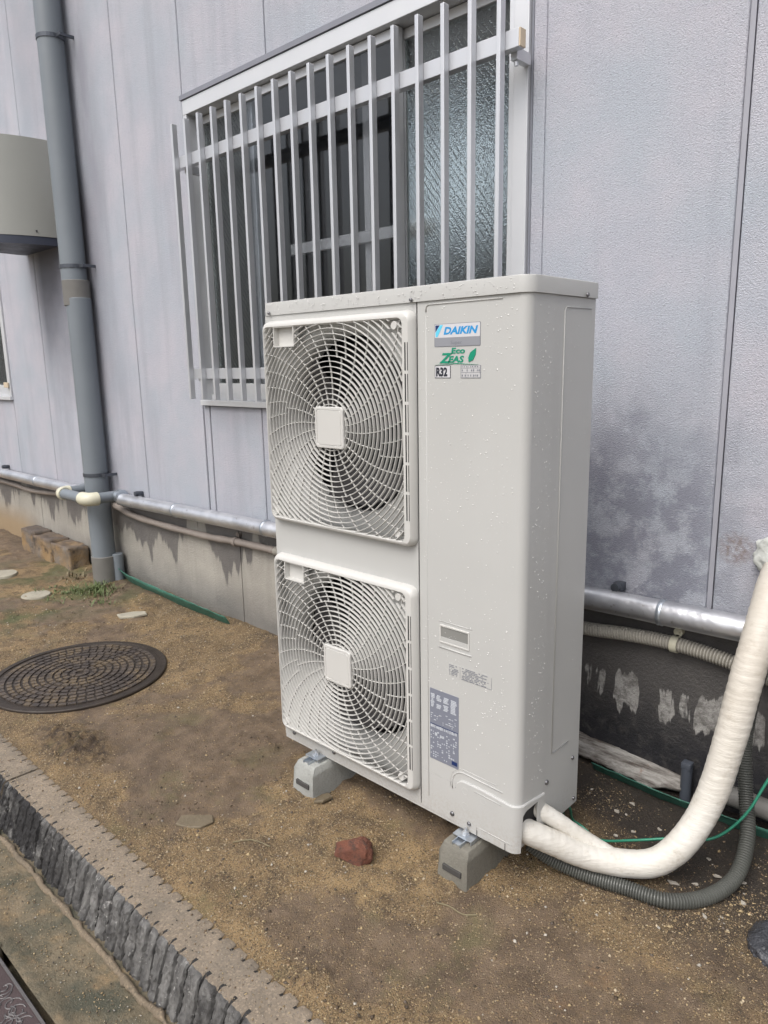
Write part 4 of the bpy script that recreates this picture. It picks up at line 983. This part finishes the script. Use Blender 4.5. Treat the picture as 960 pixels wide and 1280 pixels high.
tag(MB().tube([(1.10, .715, -.02), (1.10, .715, .115)], .017, 12).box(1.085, 1.115, .70, .73, .112, .135, .003).build('stub_post', M_stub, None, smooth=35), 'small dark stub standing at the wall foot behind the white pipe', 'stub')

# torn board leaning low on the foundation
def board():
    n, k_ = 60, 8; vs = []
    for i in range(n+1):
        u = i/n; x = .58+.52*u; top = .098-.035*u+.004*fbm(x*20, 1, 1, 3); wd = (.060+.012*fbm(x*16, 4, 1, 4))*(1-.75*sm(.78, 1, u))
        for k in range(k_+1):
            v = k/k_; vs.append((x, .745-.045*v+.004*fbm(x*14, v*3, 5, 3), top-wd*v+.006*fbm(x*11, v*4, 8, 3)))
    fs = [(i*(k_+1)+k, i*(k_+1)+k+1, (i+1)*(k_+1)+k+1, (i+1)*(k_+1)+k) for i in range(n) for k in range(k_)]
    o = MB().add(vs, fs).build('torn_board', M_torn, None, smooth=True); s_ = o.modifiers.new('thick', 'SOLIDIFY'); s_.thickness = .012; return o
tag(board(), 'broken pale splintered board lying along the foot of the wall', 'board')

# ------------------------------------------------------------------ stone blocks, discs, fragments
sb_lab = ['weathered tan stone block next to the downpipe, nearest of three', 'grey and tan stone block in the middle of the row of three', 'dark irregular stone block at the far end of the row']
def stone(x0, x1, y0, y1, z1, seed, label):
    bm = bmesh.new(); bmesh.ops.create_cube(bm, size=1); bmesh.ops.subdivide_edges(bm, edges=list(bm.edges), cuts=14, use_grid_fill=True)
    for v in bm.verts:
        c = v.co*2; q = Vector([math.copysign(min(abs(a), 1), a) for a in c]); ed = sorted([abs(a) for a in q])[1]
        q *= 1-.035*sm(.85, 1, ed); p = Vector((x0+(q.x+1)/2*(x1-x0), y0+(q.y+1)/2*(y1-y0), -.03+(q.z+1)/2*(z1+.03)))
        d = fbm(p.x*12+seed, p.y*12, p.z*12, 4)*.008; v.co = p+Vector((q.x, q.y, q.z))*d
    tag(MB().bm(bm).build('stone_block', M_old, None, smooth=True), label, 'stone block', 'stone blocks in a row by the foundation')
stone(-3.40, -3.105, .60, .748, .155, 1, sb_lab[0]); stone(-3.72, -3.415, .60, .748, .165, 5, sb_lab[1]); stone(-4.02, -3.735, .62, .75, .175, 9, sb_lab[2])
def disc(cx, cy, rx, ry, label, seed):
    m = MB(); vs = []; n = 40; z = hgt(cx, cy)
    for (s_, h) in ((1, -.02), (1, .010), (.96, .015), (.5, .017), (.001, .017)):
        vs += [(cx+rx*s_*math.cos(2*PI*k/n)*(1+.04*fbm(math.cos(2*PI*k/n), math.sin(2*PI*k/n), seed, 2)), cy+ry*s_*math.sin(2*PI*k/n), z+h+.002*fbm(k*.3, s_*3, seed, 2)) for k in range(n)]
    m.add(vs, [(l*n+k, l*n+(k+1) % n, (l+1)*n+(k+1) % n, (l+1)*n+k) for l in range(4) for k in range(n)])
    tag(m.build('stone_disc', M_pale, None, smooth=40), label, 'stone disc', 'pale round discs set in the soil')
disc(-2.70, .205, .085, .085, 'pale round disc in the soil left of the weeds, nearer one', 1); disc(-3.36, .235, .10, .10, 'pale round disc at the left edge of the photo, farther one', 2)
def shard(name, poly, z0, th, mat, label, cat, tilt=0, group=None):
    cx = sum(p[0] for p in poly)/len(poly); cy = sum(p[1] for p in poly)/len(poly); z = hgt(cx, cy)+z0; n = len(poly); m = MB()
    vs = []
    for (s_, h) in ((1, 0), (1, th*.7), (.93, th)): vs += [(cx+(x-cx)*s_, cy+(y-cy)*s_, z+h+tilt*(x-cx)) for x, y in poly]
    m.add(vs, [tuple(range(n-1, -1, -1)), tuple(2*n+k for k in range(n))]+[(l*n+k, l*n+(k+1) % n, (l+1)*n+(k+1) % n, (l+1)*n+k) for l in range(2) for k in range(n)])
    return tag(m.build(name, mat, None), label, cat, group)
shard('stone_fragment', [(-1.96, .36), (-1.89, .345), (-1.835, .40), (-1.82, .47), (-1.87, .49), (-1.93, .44)], -.002, .012, M_pale, 'flat pale grey stone fragment on the soil beyond the manhole', 'stone', .05)
shard('slate_fragment', [(-.03, -.40), (-.005, -.437), (.035, -.425), (.068, -.395), (.072, -.352), (.045, -.335), (.02, -.355)], .001, .007, M_slate, 'thin mossy slate fragment lying on bare soil between kerb and unit', 'slate')
shard('slab_fragment', [(.205, -.055), (.235, -.085), (.262, -.07), (.268, -.035), (.235, -.02)], .002, .009, M_slate, 'small brown slab fragment beside the pale support block', 'fragment', .25)
def chunk(c, sz, seed, mat, name, label, cat, cutn=9, sub=5):
    bm = bmesh.new(); bmesh.ops.create_icosphere(bm, subdivisions=sub, radius=1); rs = random.Random(seed)
    pl = [(Vector((rs.gauss(0, 1), rs.gauss(0, 1), rs.gauss(0, 1))).normalized(), rs.uniform(.55, .85)) for _ in range(cutn)]
    for v in bm.verts:
        for n_, d in pl:
            q = v.co.dot(n_)
            if q > d: v.co -= n_*(q-d)
        v.co *= 1+.09*fbm(v.co.x*2.2+seed, v.co.y*2.2, v.co.z*2.2, 5)+.03*fbm(v.co.x*9, v.co.y*9, v.co.z*9+seed, 3)
        v.co = Vector((c[0]+v.co.x*sz[0], c[1]+v.co.y*sz[1], c[2]+v.co.z*sz[2]))
    return tag(MB().bm(bm).build(name, mat, None, smooth=28), label, cat)
chunk((.508, -.172, .016), (.058, .052, .050), 4, M_brick, 'broken_brick', 'broken red brick lump on the sandy soil in front of the unit', 'brick')
chunk((1.50, .27, .0), (.075, .085, .045), 8, simple('wet_grey_plastic', (.05, .052, .06), .25, 0, .8, 30, 60, .010), 'crumpled_plastic', 'shiny crumpled dark grey plastic on the soil at the right edge', 'plastic')
# pale chips on the dark earth
random.seed(12)
spots = [(.975, .50, .015), (1.05, .455, .009), (1.10, .52, .008), (1.225, .315, .013), (1.272, .345, .011), (1.30, .42, .012), (1.18, .58, .012), (1.20, .245, .010), (1.26, .475, .008), (1.385, .36, .013), (.99, .58, .009), (1.33, .245, .010), (1.02, .40, .008), (1.36, .44, .010)]
for (x, y, s_) in spots:
    a0 = random.uniform(0, 3); poly = [(x+s_*q*math.cos(a0+t_)*1.1, y+s_*q*.7*math.sin(a0+t_)) for t_, q in [(k*PI/3, random.uniform(.3, 1.15)) for k in range(6)]]
    shard('plaster_chip', poly, .001, .004, M_chip, 'small pale plaster chip on the dark soil behind the white pipe', 'chip', random.uniform(-.15, .15), 'pale chips on the dark soil')

# ------------------------------------------------------------------ manhole
mh = MB(); cx, cy, mr = MH; zb = .001
mh.lathe((cx, cy, 0), [(mr, -.03), (mr, .006), (mr-.004, .009), (mr-.028, .009), (mr-.030, .004), (mr-.034, .004), (.001, .004)], 96)
def block_ring(r0, r1, n, ph=0, gap=.10):
    for k in range(n):
        a0 = 2*PI*(k+gap/2)/n+ph; a1 = 2*PI*(k+1-gap/2)/n+ph; q = [(r0, a0), (r1, a0), (r1, (a0+a1)/2), (r1, a1), (r0, a1), (r0, (a0+a1)/2)]
        vs = [(cx+r*math.cos(a), cy+r*math.sin(a), z) for z in (.0035, .0095) for r, a in q]
        mh.add(vs, [tuple(range(6, 12))]+[(i, (i+1) % 6, (i+1) % 6+6, i+6) for i in range(6)], 1)
rr = .020
for k, n in enumerate((6, 10, 16, 22, 28, 34, 40, 46, 50, 54)):
    block_ring(rr, rr+.022, n, k*.13, .24 if k % 3 else .15); rr += .0325
tag(mh.build('manhole_cover', [M_irondark, M_iron], None, smooth=25), 'round rusty cast iron manhole cover sunk in the soil', 'manhole cover')
# drain cover by the kerb, with curled relief
dc = empty('drain_cover', (.28, -1.14, -.2), 'dark iron drain cover with curled relief beyond the kerb gutter', 'drain cover')
MB().box(-.045, .612, -1.352, -.948, -.19, -.136, .003).build('plate', M_iron2, dc)
MB().box(-.04, .606, -.958, -.951, -.1365, -.1315, .001).box(-.043, -.036, -1.34, -.951, -.1365, -.1315, .001).build('rim_line', M_ironline, dc)
random.seed(4)
for k in range(64):
    x, y = random.uniform(-.02, .32), random.uniform(-1.09, -.972); a0 = random.uniform(0, 6.28); s_ = random.choice((-1, 1)); R0 = random.uniform(.012, .026)
    MB().tube([Vector((x+R0*(1-.07*i)*math.cos(a0+s_*i*.5), y+R0*(1-.07*i)*math.sin(a0+s_*i*.5), -.1358)) for i in range(10)], .0019, 6).build('curl', M_ironline, dc, smooth=True)

# ------------------------------------------------------------------ weeds
def weed(x, y, n, h, label, mat, spread=.05, w_=.003):
    m = MB(); z = hgt(x, y)
    for k in range(n):
        a = random.uniform(0, 6.28); r = random.random()*spread; bx, by = x+r*math.cos(a)*1.4, y+r*math.sin(a); hh = h*random.uniform(.4, 1.1); b = random.uniform(0, 6.28); ln = random.uniform(.3, 1.2)*hh
        ww = w_*random.uniform(.6, 1.6); c, s_ = math.cos(b+PI/2)*ww, math.sin(b+PI/2)*ww; zz = hgt(bx, by)-.003
        P = [(bx+ln*u*u*math.cos(b), by+ln*u*u*math.sin(b), zz+hh*(u-.35*u*u)) for u in (0, .4, .75, 1)]
        vs = []
        for (px, py, pz), q in zip(P, (1, 1.1, .7, .08)): vs += [(px-c*q, py-s_*q, pz), (px+c*q, py+s_*q, pz)]
        m.add(vs, [(0, 1, 3, 2), (2, 3, 5, 4), (4, 5, 7, 6)])
    tag(m.build('weed', mat, None), label, 'weed', 'weeds around the foot of the downpipe')
random.seed(31)
weed(-2.52, .50, 260, .075, 'low green weed tuft at the foot of the downpipe', M_leafy, .13, .0022)
weed(-2.62, .36, 130, .035, 'flat green weed patch in front of the downpipe', M_leafy, .18, .0025)
weed(-2.24, .40, 46, .045, 'small bright weed tuft between downpipe and green strip', M_leafy, .08, .0025)
weed(-2.75, .24, 14, .07, 'few thin grass blades growing over the pale disc', M_leafy, .04, .0022)
weed(-2.90, .55, 60, .045, 'dry brownish weed patch beside the stone blocks', M_dry, .14, .003)
weed(-2.42, .56, 60, .03, 'dry stems between the downpipe and the wall foot', M_dry, .12, .003)
# fallen twigs
def twig(pts, label): tag(MB().tube(bez([(x, y, hgt(x, y)+.003) for x, y in pts], 6), .0018, 6).build('twig', M_dry, None), label, 'twig')
twig([(.80, -.16), (.83, -.145), (.87, -.14), (.90, -.12)], 'thin twig on the soil in front of the darker support block')
twig([(.20, -.37), (.24, -.33), (.30, -.31)], 'thin twig on the bare soil below the slate fragment')
